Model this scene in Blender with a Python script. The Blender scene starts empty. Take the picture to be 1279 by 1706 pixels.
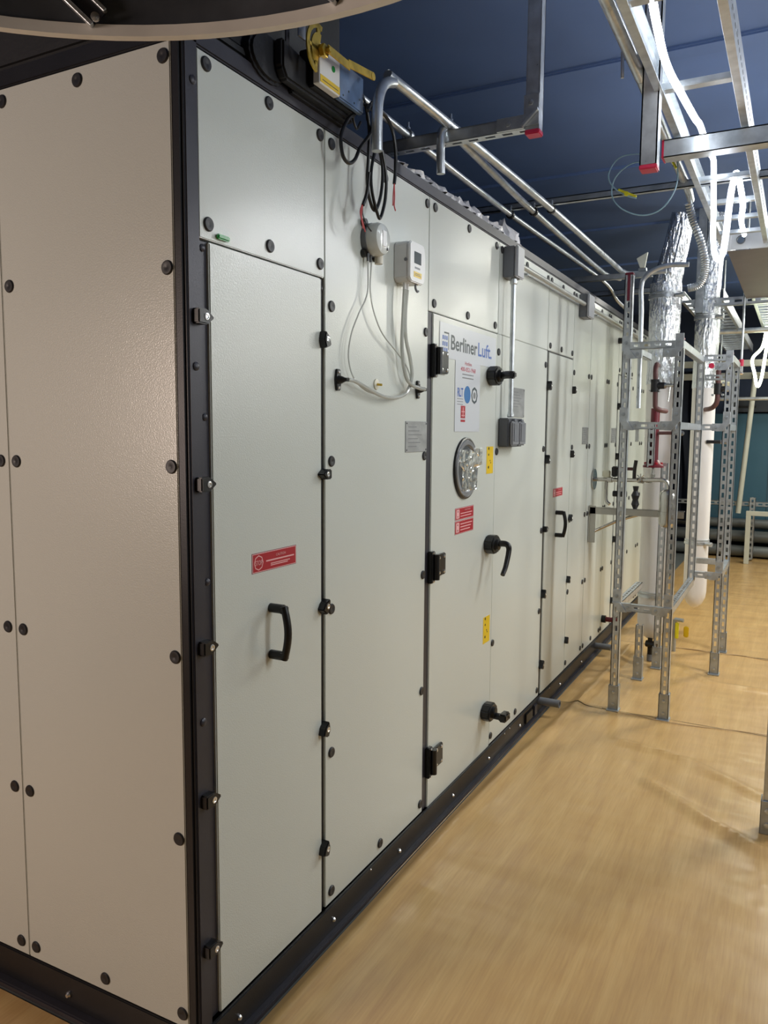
import bpy, bmesh, math, random
from mathutils import Vector, Matrix, noise
random.seed(7)
S = bpy.context.scene
COL = S.collection
PI = math.pi

# ---------------------------------------------------------------- camera
def make_camera():
    f, pitch, yaw, roll = 1308.37, 0.10263, 0.48392, 0.00705
    F = Vector((-math.sin(yaw)*math.cos(pitch), math.cos(yaw)*math.cos(pitch), -math.sin(pitch)))
    R = F.cross(Vector((0, 0, 1))).normalized(); U = R.cross(F)
    R2 = R*math.cos(roll)+U*math.sin(roll); U2 = -R*math.sin(roll)+U*math.cos(roll)
    cd = bpy.data.cameras.new('camera'); c = bpy.data.objects.new('camera', cd); COL.objects.link(c)
    cd.sensor_fit = 'HORIZONTAL'; cd.sensor_width = 36; cd.lens = 36*f/1279
    cd.clip_start = .02; cd.clip_end = 60
    m = Matrix((R2, U2, -F)).transposed().to_4x4(); m.translation = Vector((1.23687, -1.38818, 1.6))
    c.matrix_world = m
    S.camera = c
make_camera()

# ---------------------------------------------------------------- light
w = bpy.data.worlds.new('world'); S.world = w; w.use_nodes = True
w.node_tree.nodes['Background'].inputs[0].default_value = (.55, .68, 1, 1)
w.node_tree.nodes['Background'].inputs[1].default_value = .02

def area_light(name, loc, target, sx, sy, power, color):
    l = bpy.data.lights.new(name, 'AREA'); l.shape = 'RECTANGLE'; l.size = sx; l.size_y = sy
    l.energy = power; l.color = color
    o = bpy.data.objects.new(name, l); COL.objects.link(o); o.location = loc
    o.rotation_euler = (Vector(target)-Vector(loc)).to_track_quat('-Z', 'Y').to_euler()
# unseen area lights: a ceiling lamp placed by the panel sheen, the rest fill
area_light('front_fill', (2.75, .8, 2.35), (0, .6, 1.95), .4, 1.3, 20, (.94, .98, 1))  # added fill below tray height, evening out the unit's front face
area_light('ceiling_lamp_mid', (2.1, 3.5, 3.15), (.8, 3.1, 1.3), .35, 1.0, 42, (.96, .98, 1))
area_light('rack_fill', (2.75, 3.6, 2.2), (.3, 4.4, 1.2), .3, 1.2, 24, (1, .99, .96))  # added fill from the right, brightening the rack and white column
area_light('far_fill', (2.1, 6.2, 3.15), (.8, 5.8, .9), .3, 1.3, 88, (1, .99, .86))  # assumed overhead source, added to brighten the far floor
area_light('end_fill', (1.6, 8.6, 3.15), (1.0, 8.0, 0), .25, 1.3, 44, (1, .98, .88))  # assumed overhead source, added to light the end of the room
area_light('warm_bounce_fill', (-1.7, -2.7, 1.7), (-.5, 0, 1.25), .9, .9, 37, (1, .80, .69))  # warm fill added for the end panels, imitating bounce off the floor
S.view_settings.view_transform = 'Standard'; S.view_settings.look = 'None'
S.view_settings.gamma = 1; S.view_settings.use_curve_mapping = False
S.view_settings.exposure = 0.32

# ---------------------------------------------------------------- materials
def lin(c):
    return tuple(((x/255)/12.92 if x/255 <= .04045 else ((x/255+.055)/1.055)**2.4) for x in c)+(1,)
MATS = {}
def mat(name, rgb, rough=.5, metal=0, bump=0, scale=200, var=0, vscale=6, emit=0, spec=.5, coat=0,
        stretch=(1, 1, 1), trans=0, alpha=1, bdist=.002, rgb2=None, detail=2):
    if name in MATS: return MATS[name]
    m = bpy.data.materials.new(name); m.use_nodes = True; nt = m.node_tree; N = nt.nodes; L = nt.links
    b = N['Principled BSDF']; c = lin(rgb)
    b.inputs['Base Color'].default_value = c; b.inputs['Roughness'].default_value = rough
    b.inputs['Metallic'].default_value = metal; b.inputs['Specular IOR Level'].default_value = spec
    b.inputs['Coat Weight'].default_value = coat; b.inputs['Coat Roughness'].default_value = .12
    b.inputs['Transmission Weight'].default_value = trans; b.inputs['Alpha'].default_value = alpha
    tc = N.new('ShaderNodeTexCoord'); mp = N.new('ShaderNodeMapping'); mp.inputs['Scale'].default_value = stretch
    L.new(tc.outputs['Object'], mp.inputs['Vector'])
    if emit:
        b.inputs['Emission Color'].default_value = c; b.inputs['Emission Strength'].default_value = emit
    n = N.new('ShaderNodeTexNoise'); n.inputs['Scale'].default_value = vscale; n.inputs['Detail'].default_value = 5
    L.new(mp.outputs['Vector'], n.inputs['Vector'])
    if var or rgb2:
        r = N.new('ShaderNodeValToRGB'); r.color_ramp.elements[0].position = .3; r.color_ramp.elements[1].position = .7
        if rgb2: r.color_ramp.elements[0].color = lin(rgb2); r.color_ramp.elements[1].color = c
        else:
            r.color_ramp.elements[0].color = tuple(x*(1-var) for x in c[:3])+(1,)
            r.color_ramp.elements[1].color = tuple(min(1, x*(1+var)) for x in c[:3])+(1,)
        L.new(n.outputs['Fac'], r.inputs['Fac']); L.new(r.outputs['Color'], b.inputs['Base Color'])
        mr = N.new('ShaderNodeMapRange'); mr.inputs[3].default_value = max(0, rough-.06); mr.inputs[4].default_value = min(1, rough+.06)
        L.new(n.outputs['Fac'], mr.inputs[0]); L.new(mr.outputs[0], b.inputs['Roughness'])
    if bump:
        n2 = N.new('ShaderNodeTexNoise'); n2.inputs['Scale'].default_value = scale; n2.inputs['Detail'].default_value = detail
        L.new(mp.outputs['Vector'], n2.inputs['Vector'])
        bp = N.new('ShaderNodeBump'); bp.inputs['Strength'].default_value = bump; bp.inputs['Distance'].default_value = bdist
        L.new(n2.outputs['Fac'], bp.inputs['Height']); L.new(bp.outputs['Normal'], b.inputs['Normal']); L.new(bp.outputs['Normal'], b.inputs['Coat Normal'])
    MATS[name] = m; return m
PANEL = mat('panel_paint', (204, 208, 200), .33, 0, .40, 260, .012, 2, spec=.5, coat=.35, bdist=.0012)
FRAME = mat('frame_black', (34, 34, 37), .38, .2, .1, 300, .1, 8)
FRAMEG = mat('frame_grey', (58, 57, 64), .40, .3, .08, 300, .08, 8)
BLACK = mat('black_plastic', (16, 16, 17), .34, 0, .12, 500, .1, 30)
RUBBER = mat('rubber_foam', (26, 27, 30), .62, 0, .3, 90, .25, 5)
CAP = mat('cap_plastic', (38, 38, 40), .45, 0, .05, 400, .1, 40)
ZINC = mat('zinc', (204, 209, 212), .30, .72, .15, 120, .18, 22)
ZINCD = mat('zinc_dull', (176, 182, 186), .38, .7, .2, 90, .2, 18)
STEEL = mat('stainless', (190, 188, 182), .24, 1, .05, 200, .05, 10)
CHROME = mat('screw_chrome', (225, 225, 225), .22, .9, 0)
BRASS = mat('yellow_passivate', (200, 168, 70), .3, .9, .1, 100, .3, 25)
GALV = mat('galvanised', (150, 153, 158), .35, .9, .1, 60, .2, 10)
GREYBOX = mat('grey_plastic', (112, 115, 120), .42, 0, .08, 300, .04, 10)
GREYLID = mat('grey_lid', (150, 152, 156), .25, .1, .05, 300, .05, 10, trans=.15)
WHITE = mat('white_plastic', (228, 228, 226), .35, 0, .05, 300, .02, 10)
STICKER = mat('sticker_film', (204, 208, 212), .3, 0, 0)
RED = mat('label_red', (170, 28, 44), .35, 0, .02, 300, .04, 20)
PINK = mat('label_pink', (232, 178, 178), .4, 0, 0)
INKD = mat('ink_dark', (38, 54, 62), .4, 0, 0)
INKB = mat('ink_blue', (28, 86, 170), .4, 0, 0)
INKR = mat('ink_red', (186, 60, 84), .4, 0, 0)
INKG = mat('ink_grey', (120, 122, 124), .4, 0, 0)
INKK = mat('ink_black', (30, 26, 16), .4, 0, 0)
SEALB = mat('seal_blue', (40, 110, 170), .35, 0, 0)
YEL = mat('label_yellow', (226, 190, 20), .4, 0, .02, 200, .05, 30)
YELB = mat('tag_yellow', (235, 225, 40), .45, 0, 0)
GREEN = mat('level_green', (30, 150, 60), .25, 0, 0, var=.2)
MAGENTA = mat('cap_red', (205, 45, 80), .4, 0, .05, 200, .05, 20)
DKRED = mat('cap_dark_red', (110, 35, 50), .45, 0, .05, 200, .05, 20)
LCD = mat('lcd_dark', (52, 64, 68), .6, 0, 0)
TUBE = mat('clear_tube', (222, 224, 218), .15, 0, 0, trans=.55)
PORTGL = mat('port_glass', (70, 74, 78), .08, 0, 0, coat=.5)
FILM = mat('plastic_film', (235, 236, 238), .14, 0, .3, 30, trans=.96, bdist=.006)
FILMW = mat('wrap_film', (222, 220, 222), .35, 0, .6, 25, .05, 10, bdist=.01)
NAVYC = mat('navy_ceiling', (98, 122, 168), .5, 0, .15, 3, .12, 1.2, bdist=.02)
NAVYW = mat('navy_wall', (46, 58, 80), .6, 0, .15, 6, .15, 1.5, bdist=.01)
CURT = mat('navy_curtain', (26, 34, 52), .7, 0, .3, 14, .2, 3, bdist=.01)
TEAL = mat('teal_paint', (62, 104, 124), .45, 0, .08, 30, .08, 1.5)
DUCTD = mat('dark_grey_duct', (70, 76, 84), .45, .3, .1, 30, .15, 3)
PIPEG = mat('pipe_grey', (110, 114, 112), .45, .2, .1, 60, .1, 5)
CREAM = mat('cream_paint', (208, 210, 196), .4, 0, .05, 200, .03, 8)
WINE = mat('wine_red', (104, 26, 38), .35, 0, .1, 80, .1, 12)
COPPER = mat('brown_lagging', (96, 58, 56), .5, 0, .15, 100, .15, 14)
VESW = mat('vessel_white', (232, 229, 226), .38, 0, .1, 30, .03, 5)
FOIL = mat('foil_wrap', (226, 230, 234), .22, .85, 1, 48, .08, 9, bdist=.02, stretch=(1, 1, .3), detail=4)
BLKLAG = mat('black_lagging', (22, 22, 26), .5, 0, .3, 120, .2, 12)
RIM = mat('rim_edge', (228, 226, 220), .4, .1, .1, 60, .1, 8)
DUCTIN = mat('duct_inside', (84, 88, 95), .33, .3, .12, 8, .4, 7)
BLUEL = mat('label_blue', (96, 120, 156), .4, 0, .05, 90, .2, 25)
WIREB = mat('wire_pale', (150, 185, 200), .4, 0, 0)
WIRER = mat('wire_red', (196, 60, 58), .45, 0, 0)
PLATE = mat('name_plate', (160, 162, 162), .42, .55, .15, 60, .14, 14, stretch=(1, 1, 2))
TRAYBOT = mat('tray_underside', (122, 117, 119), .5, .3, .15, 40, .12, 6)
ROPE = mat('led_rope', (236, 244, 255), .3, emit=10.5)
ROPED = mat('led_rope_far', (240, 248, 215), .3, emit=7)
ROPEOFF = mat('led_rope_sleeve', (225, 228, 245), .2, emit=1.6)
SEAL = mat('sealant', (190, 160, 120), .4, 0, 0)

def wood_floor():
    m = bpy.data.materials.new('wood_floor'); m.use_nodes = True; nt = m.node_tree; N = nt.nodes; L = nt.links
    b = N['Principled BSDF']
    tc = N.new('ShaderNodeTexCoord')
    mp = N.new('ShaderNodeMapping'); mp.inputs['Scale'].default_value = (9, .7, 1); L.new(tc.outputs['Object'], mp.inputs['Vector'])
    n = N.new('ShaderNodeTexNoise'); n.inputs['Scale'].default_value = 2.2; n.inputs['Detail'].default_value = 8
    n.inputs['Roughness'].default_value = .62; n.inputs['Distortion'].default_value = .5
    L.new(mp.outputs['Vector'], n.inputs['Vector'])
    r = N.new('ShaderNodeValToRGB'); e = r.color_ramp.elements
    e[0].position = .25; e[0].color = lin((188, 148, 94)); e[1].position = .75; e[1].color = lin((214, 178, 118))
    e.new(.5).color = lin((202, 163, 104))
    L.new(n.outputs['Fac'], r.inputs['Fac'])
    mp2 = N.new('ShaderNodeMapping'); mp2.inputs['Scale'].default_value = (60, 2.5, 1); L.new(tc.outputs['Object'], mp2.inputs['Vector'])
    n3 = N.new('ShaderNodeTexNoise'); n3.inputs['Scale'].default_value = 2.5; n3.inputs['Detail'].default_value = 4
    L.new(mp2.outputs['Vector'], n3.inputs['Vector'])
    mx = N.new('ShaderNodeMix'); mx.data_type = 'RGBA'; mx.blend_type = 'MULTIPLY'
    r3 = N.new('ShaderNodeValToRGB'); r3.color_ramp.elements[0].position = .35; r3.color_ramp.elements[0].color = (.86, .83, .78, 1)
    r3.color_ramp.elements[1].position = .6; r3.color_ramp.elements[1].color = (1, 1, 1, 1)
    L.new(n3.outputs['Fac'], r3.inputs['Fac']); mx.inputs[0].default_value = .55
    L.new(r.outputs['Color'], mx.inputs[6]); L.new(r3.outputs['Color'], mx.inputs[7])
    L.new(mx.outputs[2], b.inputs['Base Color'])
    b.inputs['Roughness'].default_value = .36; b.inputs['Coat Weight'].default_value = .35; b.inputs['Coat Roughness'].default_value = .16
    mp4 = N.new('ShaderNodeMapping'); mp4.inputs['Scale'].default_value = (.7, 1.5, 1); L.new(tc.outputs['Object'], mp4.inputs['Vector'])
    n4 = N.new('ShaderNodeTexNoise'); n4.inputs['Scale'].default_value = 3.2; n4.inputs['Detail'].default_value = 1.5
    L.new(mp4.outputs['Vector'], n4.inputs['Vector'])
    bp = N.new('ShaderNodeBump'); bp.inputs['Strength'].default_value = .55; bp.inputs['Distance'].default_value = .03
    L.new(n4.outputs['Fac'], bp.inputs['Height'])
    L.new(bp.outputs['Normal'], b.inputs['Normal']); L.new(bp.outputs['Normal'], b.inputs['Coat Normal'])
    return m
WOOD = wood_floor()

# ---------------------------------------------------------------- mesh helpers
def frame_of(d, up=Vector((0, 0, 1))):
    d = Vector(d).normalized()
    if abs(d.dot(up)) > .98: up = Vector((0, 1, 0))
    s = d.cross(up).normalized(); u = s.cross(d).normalized()
    return d, s, u

class MB:
    def __init__(self): self.bm = bmesh.new(); self.mats = []
    def mi(self, m):
        if m not in self.mats: self.mats.append(m)
        return self.mats.index(m)
    def _fin(self, verts, m):
        i = self.mi(m); fs = set()
        for v in verts:
            for f in v.link_faces: fs.add(f)
        for f in fs: f.material_index = i
    def box(self, a, b, m, bev=0, rot=None):
        c = [(a[i]+b[i])/2 for i in range(3)]; s = [abs(b[i]-a[i]) for i in range(3)]
        t = bmesh.new(); bmesh.ops.create_cube(t, size=1)
        bmesh.ops.scale(t, vec=s, verts=t.verts)
        if bev: bmesh.ops.bevel(t, geom=list(t.edges), offset=min(bev, min(s)*.45), segments=2 if bev > .002 else 1, affect='EDGES')
        M = Matrix.Translation(c)
        if rot is not None: M = M @ rot
        bmesh.ops.transform(t, matrix=M, verts=t.verts)
        self.merge(t, m); return self
    def obox(self, c, size, axes, m, bev=0):
        """box of size (l,w,h) along three given axes"""
        t = bmesh.new(); bmesh.ops.create_cube(t, size=1); bmesh.ops.scale(t, vec=size, verts=t.verts)
        if bev: bmesh.ops.bevel(t, geom=list(t.edges), offset=min(bev, min(size)*.45), segments=1, affect='EDGES')
        R = Matrix([Vector(x) for x in axes]).transposed().to_4x4()
        bmesh.ops.transform(t, matrix=Matrix.Translation(c) @ R, verts=t.verts)
        self.merge(t, m); return self
    def merge(self, t, m):
        i = self.mi(m)
        for f in t.faces: f.material_index = i
        bmesh.ops.recalc_face_normals(t, faces=t.faces)
        me = bpy.data.meshes.new('t'); t.to_mesh(me); t.free(); self.bm.from_mesh(me); bpy.data.meshes.remove(me)
    def tube(self, pts, r, m, n=10, smooth=True, close=False, taper=None):
        pts = [Vector(p) for p in pts]
        if smooth and len(pts) > 2: pts = catmull(pts, close)
        t = bmesh.new(); rings = []; N = len(pts); up = None
        for k, p in enumerate(pts):
            if close: d = pts[(k+1) % N]-pts[k-1]
            else: d = pts[min(k+1, N-1)]-pts[max(k-1, 0)]
            d.normalize()
            if up is None: _, s, up = frame_of(d)
            else:
                s = d.cross(up).normalized(); up = s.cross(d).normalized()
            rr = r if taper is None else r*taper(k/(N-1))
            rings.append([t.verts.new(p+(s*math.cos(a)+up*math.sin(a))*rr) for a in [2*PI*j/n for j in range(n)]])
        for k in range(N-1 if not close else N):
            A = rings[k]; B = rings[(k+1) % N]
            for j in range(n): t.faces.new((A[j], A[(j+1) % n], B[(j+1) % n], B[j]))
        if not close:
            t.faces.new(rings[0][::-1]); t.faces.new(rings[-1])
        self.merge(t, m); return self
    def cyl(self, a, b, r, m, n=16): return self.tube([a, b], r, m, n, False)
    def lathe(self, o, axis, prof, m, n=24, jit=0):
        """prof: (distance along axis, radius)"""
        d, s, u = frame_of(axis); o = Vector(o); t = bmesh.new(); rings = []
        for h, r in prof:
            ring = []
            for j in range(n):
                a = 2*PI*j/n; rr = r
                if jit: rr += jit*(1.2*noise.noise(Vector((math.cos(a)*6, math.sin(a)*6, h*2.5)))+.5*noise.noise(Vector((math.cos(a)*9, math.sin(a)*9, h*30))))
                ring.append(t.verts.new(o+d*h+(s*math.cos(a)+u*math.sin(a))*max(rr, 1e-4)))
            rings.append(ring)
        for A, B in zip(rings, rings[1:]):
            for j in range(n): t.faces.new((A[j], A[(j+1) % n], B[(j+1) % n], B[j]))
        t.faces.new(rings[0][::-1]); t.faces.new(rings[-1])
        self.merge(t, m); return self
    def prism(self, poly, axis_vec, m, bev=0):
        """poly of 3-D points, extruded by axis_vec"""
        t = bmesh.new(); v = [t.verts.new(p) for p in poly]; av = Vector(axis_vec)
        w_ = [t.verts.new(Vector(p)+av) for p in poly]; n = len(poly)
        t.faces.new(v); t.faces.new(w_[::-1])
        for i in range(n): t.faces.new((v[i], v[(i+1) % n], w_[(i+1) % n], w_[i]))
        if bev: bmesh.ops.bevel(t, geom=list(t.edges), offset=bev, segments=2, affect='EDGES')
        self.merge(t, m); return self
    def ring(self, o, axis, r0, r1, h, m, n=40):
        return self.lathe_open(o, axis, [(0, r0), (0, r1), (h, r1), (h, r0), (0, r0)], m, n)
    def lathe_open(self, o, axis, prof, m, n=32):
        d, s, u = frame_of(axis); o = Vector(o); t = bmesh.new(); rings = []
        for h, r in prof:
            rings.append([t.verts.new(o+d*h+(s*math.cos(2*PI*j/n)+u*math.sin(2*PI*j/n))*r) for j in range(n)])
        for A, B in zip(rings, rings[1:]):
            for j in range(n): t.faces.new((A[j], A[(j+1) % n], B[(j+1) % n], B[j]))
        bmesh.ops.remove_doubles(t, verts=t.verts, dist=1e-6)
        self.merge(t, m); return self
    def text(self, s, o, ax, ay, width, height, m, depth=.0004, bold=.0):
        """flat lettering fitted to width x height with its lower-left corner at o"""
        cu = bpy.data.curves.new('txt', 'FONT'); cu.body = s; cu.extrude = 0; cu.offset = bold; cu.resolution_u = 3
        ob = bpy.data.objects.new('txt', cu); COL.objects.link(ob)
        dg = bpy.context.evaluated_depsgraph_get(); me = bpy.data.meshes.new_from_object(ob.evaluated_get(dg))
        bpy.data.objects.remove(ob); bpy.data.curves.remove(cu)
        t = bmesh.new(); t.from_mesh(me); bpy.data.meshes.remove(me)
        xs = [v.co.x for v in t.verts]; ys = [v.co.y for v in t.verts]
        x0, x1, y0, y1 = min(xs), max(xs), min(ys), max(ys); ax = Vector(ax); ay = Vector(ay); o = Vector(o); nn = ax.cross(ay)
        for v in t.verts:
            v.co = o+ax*((v.co.x-x0)/(x1-x0)*width)+ay*((v.co.y-y0)/(y1-y0)*height)
        i = self.mi(m)
        for f in t.faces:
            f.normal_update()
            f.material_index = i
        me = bpy.data.meshes.new('t'); t.to_mesh(me); t.free(); self.bm.from_mesh(me); bpy.data.meshes.remove(me)
        return self
    def mesh(self, name):
        me = bpy.data.meshes.new(name); self.bm.to_mesh(me); self.bm.free()
        for m in self.mats: me.materials.append(m)
        me.polygons.foreach_set('use_smooth', [True]*len(me.polygons))
        try: me.set_sharp_from_angle(angle=math.radians(34))
        except Exception: pass
        return me
    def build(self, name, parent=None, **kw):
        o = bpy.data.objects.new(name, self.mesh(name)); COL.objects.link(o)
        # origin at the middle of the piece
        me = o.data
        if me.vertices:
            co = [v.co.copy() for v in me.vertices]
            c = Vector([(min(p[i] for p in co)+max(p[i] for p in co))/2 for i in range(3)])
            me.transform(Matrix.Translation(-c)); o.location = c
        if parent is not None:
            o.parent = parent; o.matrix_parent_inverse = world_inv(parent)
        for k, v in kw.items(): o[k] = v
        return o
def world_inv(p):
    M = Matrix.Identity(4); q = p
    while q is not None:
        M = Matrix.Translation(q.location) @ q.rotation_euler.to_matrix().to_4x4() @ M if q.parent is None else q.matrix_parent_inverse @ Matrix.Translation(q.location) @ M
        q = q.parent
    return M.inverted()
def catmull(P, close=False, k=6):
    out = []; n = len(P)
    rng = range(n if close else n-1)
    for i in rng:
        p0 = P[i-1] if (close or i > 0) else P[0]*2-P[1]
        p1 = P[i]; p2 = P[(i+1) % n]
        p3 = P[(i+2) % n] if (close or i+2 < n) else P[-1]*2-P[-2]
        for j in range(k):
            t = j/k
            out.append(.5*((2*p1)+(-p0+p2)*t+(2*p0-5*p1+4*p2-p3)*t*t+(-p0+3*p1-3*p2+p3)*t**3))
    if not close: out.append(P[-1])
    return out
def thing(name, label, cat, loc=(0, 0, 0), group=None):
    o = bpy.data.objects.new(name, None); COL.objects.link(o); o.location = loc; o.empty_display_size = .1
    o['label'] = label; o['category'] = cat
    if group: o['group'] = group
    return o
def tag(o, label, cat, group=None):
    o['label'] = label; o['category'] = cat
    if group: o['group'] = group
    return o
def inst(o, name, dloc, parent):
    c = o.copy(); COL.objects.link(c); c.name = name
    c.parent = parent; c.matrix_parent_inverse = world_inv(parent); c.location = Vector(dloc)
    return c
X_, Y_, Z_ = Vector((1, 0, 0)), Vector((0, 1, 0)), Vector((0, 0, 1))

def strut(mb, P0, P1, n, size, m, slots=True, pitch=.05, both=False, t=.004):
    """a slotted channel from P0 to P1; n points out of its slotted face"""
    P0 = Vector(P0); P1 = Vector(P1); a = (P1-P0).normalized(); L = (P1-P0).length; n = Vector(n).normalized(); s = a.cross(n)
    mid = (P0+P1)/2; h = size/2
    def face(nn, ss, sl):
        c = mid+nn*(h-t/2)
        if not sl: mb.obox(c, (L, size, t), (a, ss, nn), m); return
        for k in (-1, 1): mb.obox(c+ss*k*h*.67, (L, size*.33, t), (a, ss, nn), m)
        q = int(L/pitch)
        for i in range(q+1):
            p = P0+a*min(L-.008, (i+.0)*pitch+.008)+nn*(h-t/2)
            mb.obox(p, (pitch*.42, size*.36, t*.98), (a, ss, nn), m)
    face(n, s, slots)
    face(s, n, both); face(-s, n, False)
    for k in (-1, 1): mb.obox(mid-n*(h-t/2)+s*k*h*.75, (L, size*.25, t), (a, s, n), m)
    return mb

# ================================================================= SETTING
def struct(mb, name, parent=None): 
    return mb.build(name, parent, kind='structure')
XL, XR, YN, YF, ZC = -2.2, 2.9, -4.2, 10.6, 3.3
# floor: base slab with sheets of wood-print vinyl laid on it
fl = struct(MB().box((XL, YN, -.06), (XR, YF, -.004), PIPEG), 'floor')
WR = [([(.50, 2.68), (.70, 2.63), (.85, 2.583), (1.0, 2.47), (1.16, 2.35), (1.5, 2.2)], .028, .018), ([(.70, 2.25), (.83, 2.139), (.99, 1.985), (1.17, 1.855), (1.5, 1.7)], .030, .021),
      ([(.075, .2), (.075, .9), (.073, 1.5), (.10, 2.1), (.16, 3.1), (.185, 3.6), (.2, 4.6)], .032, .019), ([(.66, 4.14), (.82, 3.95), (1.14, 3.93), (1.5, 3.99)], .026, .016), ([(.55, 4.3), (.66, 4.22), (.75, 4.18)], .02, .008)]
def wrinkle(x, y):
    z = 0
    for P_, wd, hh in WR:
        best = 9
        for (ax, ay), (bx, by) in zip(P_, P_[1:]):
            L2 = (bx-ax)**2+(by-ay)**2; t = max(0, min(1, ((x-ax)*(bx-ax)+(y-ay)*(by-ay))/L2))
            best = min(best, math.hypot(x-ax-t*(bx-ax), y-ay-t*(by-ay)))
        if best < wd*3: z += hh*math.exp(-(best/wd)**2)
    return z
def sheet(x0, y0, x1, y1, seed, curl0=True):
    fine = seed in (1, 2) and x0 > 0
    t = bmesh.new(); nx, ny = (150 if fine else 44), max(8, int((y1-y0)*(36 if fine else 16))); g = []
    for j in range(ny+1):
        row = []
        for i in range(nx+1):
            x = x0+(x1-x0)*i/nx; y = y0+(y1-y0)*j/ny
            e = min(j, ny-j)
            near = max(0, 1-abs(x-.16)/.13)
            z = .0012*noise.noise(Vector((x*1.2, y*2.2, seed)))+.010*near*max(0, .4+noise.noise(Vector((x*3, y*2.0, seed))))
            z += (.004*max(0, noise.noise(Vector((x*5, seed, 1)))) if e == 0 and x > .25 else 0)
            if fine and 0 < y < 5 and x < 1.7: z += wrinkle(x, y)
            row.append(t.verts.new((x, y, z)))
        g.append(row)
    for j in range(ny):
        for i in range(nx): t.faces.new((g[j][i], g[j][i+1], g[j+1][i+1], g[j+1][i]))
    mb = MB(); mb.merge(t, WOOD); return mb.build('vinyl_sheet', fl)
sheet(.03, YN, XR, 3.13, 1); sheet(.03, 3.137, XR, 4.72, 2); sheet(.03, 4.727, XR, 6.9, 3); sheet(.03, 6.905, XR, YF-.8, 4)
sheet(XL, YN, .03, -.035, 5)
# raised film edges along two seams
def seam(pts, r=.004):
    MB().tube(pts, r*.6, SEAL, 6).build('film_edge', fl)
seam([(.30, 3.14, .003), (.42, 3.10, .006), (.52, 3.11, .004), (.63, 3.075, .007), (.8, 3.09, .004), (1.0, 3.12, .006), (1.19, 3.13, .008)], .0035)
seam([(.45, 4.70, .003), (.62, 4.72, .006), (.8, 4.69, .008), (.95, 4.72, .005), (1.15, 4.68, .004), (1.6, 4.7, .003)], .0045)
seam([(.022, -.0, .003), (.021, .6, .004), (.024, 1.3, .004), (.021, 2.2, .003)], .0035)
struct(MB().box((XL, YN, ZC), (XR, YF, ZC+.08), NAVYC), 'ceiling')
ceil = bpy.data.objects['ceiling']
for y in (-.6, .95, 2.5, 4.0, 5.5, 7.0, 8.5):
    MB().box((XL, y-.06, ZC-.016), (XR, y+.06, ZC+.01), NAVYC, .008).build('ceiling_rib', ceil)
struct(MB().box((XL, YF, 0), (XR, YF+.08, ZC), NAVYW), 'wall_back')
struct(MB().box((XL-.08, YN, 0), (XL, YF, ZC), NAVYW), 'wall_left')
WALLR = mat('pale_wall', (150, 156, 158), .6, 0, .1, 20, .05, 2)
struct(MB().box((XR, YN, 0), (XR+.08, YF, ZC), WALLR), 'wall_right')
WALLN = mat('wall_behind', (176, 166, 152), .6, 0, .1, 20, .05, 2)
struct(MB().box((XL, YN-.08, 0), (XR, YN, ZC), WALLN), 'wall_front')

# ================================================================= AIR HANDLING UNIT
UL = 6.6; ZT = 2.45; ZB = .11; UX = -1.9
ahu = thing('air_handling_unit', 'long off-white panelled air handling unit in a black frame along the left side', 'air handling unit', (0, 3.3, 0))
MB().box((UX, .02, .10), (-.014, UL, ZT+.005), FRAME).build('casing', ahu)
# corner post: a rounded black post with a grey front leaf
cp = MB().box((-.030, -.004, .10), (.0, .03, ZT+.03), FRAME, .006).box((-.012, .004, .10), (.004, .048, ZT+.03), FRAMEG, .003)
cp.build('corner_post', ahu)
MB().box((-.02, 0.03, ZT+.002), (.004, UL, ZT+.045), FRAMEG, .004).build('top_rail', ahu)
MB().box((UX, -.004, ZT+.002), (-.0, .04, ZT+.045), FRAME, .004).build('top_rail', ahu)
br = MB().box((-.06, -.002, .018), (.006, UL, .108), FRAME, .003).box((-.06, -.02, .0), (.024, UL, .02), FRAMEG, .004)
br = br.box((-.02, -.002, .094), (.012, UL, .108), FRAME, .003); br.build('base_rail', ahu)
br = MB().box((UX, -.006, .018), (-.06, .05, .108), FRAME, .003).box((UX, -.03, .0), (-.06, .05, .02), FRAMEG, .004); br.build('base_rail', ahu)

cap_proto = None
def cap(y, z, parent, end=False, x=None):
    global cap_proto
    if end: o, ax = (x, -.001, z), (0, -1, 0)
    else: o, ax = (.0, y, z), (1, 0, 0)
    key = 'e' if end else 'f'
    if cap_proto is None: cap_proto = {}
    if key not in cap_proto:
        m = MB().lathe(o, ax, [(-.002, .0165), (.003, .0165), (.0055, .0145), (.006, .006), (.0048, .003)], CAP, 20)
        c = m.build('panel_cap', parent); cap_proto[key] = (c, Vector(o)); return c
    c0, o0 = cap_proto[key]
    return inst(c0, 'panel_cap', c0.location+Vector(o)-o0, parent)

def panel(y0, y1, z0, z1, caps=(), name='side_panel', x1=0.0):
    p = MB().box((-.03, y0, z0), (x1, y1, z1), PANEL, .0022).build(name, ahu)
    for y, z in caps: cap(y, z, p)
    return p
ROWS = (2.42, 1.963, 1.509, 1.059, .605, .15)
up1 = panel(.05, .585, 2.038, ZT, [(y, z) for z in (2.425, 2.073) for y in (.08, .32, .56)], 'upper_panel')
p2 = panel(.588, 1.303, ZB, ZT, [(.622, z) for z in ROWS]+[(1.283, z) for z in ROWS]+[(.95, .15), (.955, 2.418)])
up3 = panel(1.306, 2.062, 2.045, ZT, [(y, z) for z in (2.423, 2.076) for y in (1.353, 1.692, 2.022)], 'upper_panel')
p4 = panel(2.056, 2.862, ZB, 2.043, [(2.076, z) for z in ROWS[1:] if z not in (1.059,)]+[(2.830, z) for z in ROWS[1:]]+[(2.446, .15)])
up4 = panel(2.065, 2.862, 2.0445, ZT, [(2.094, 2.42), (2.467, 2.42), (2.834, 2.42)], 'upper_panel')
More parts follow.
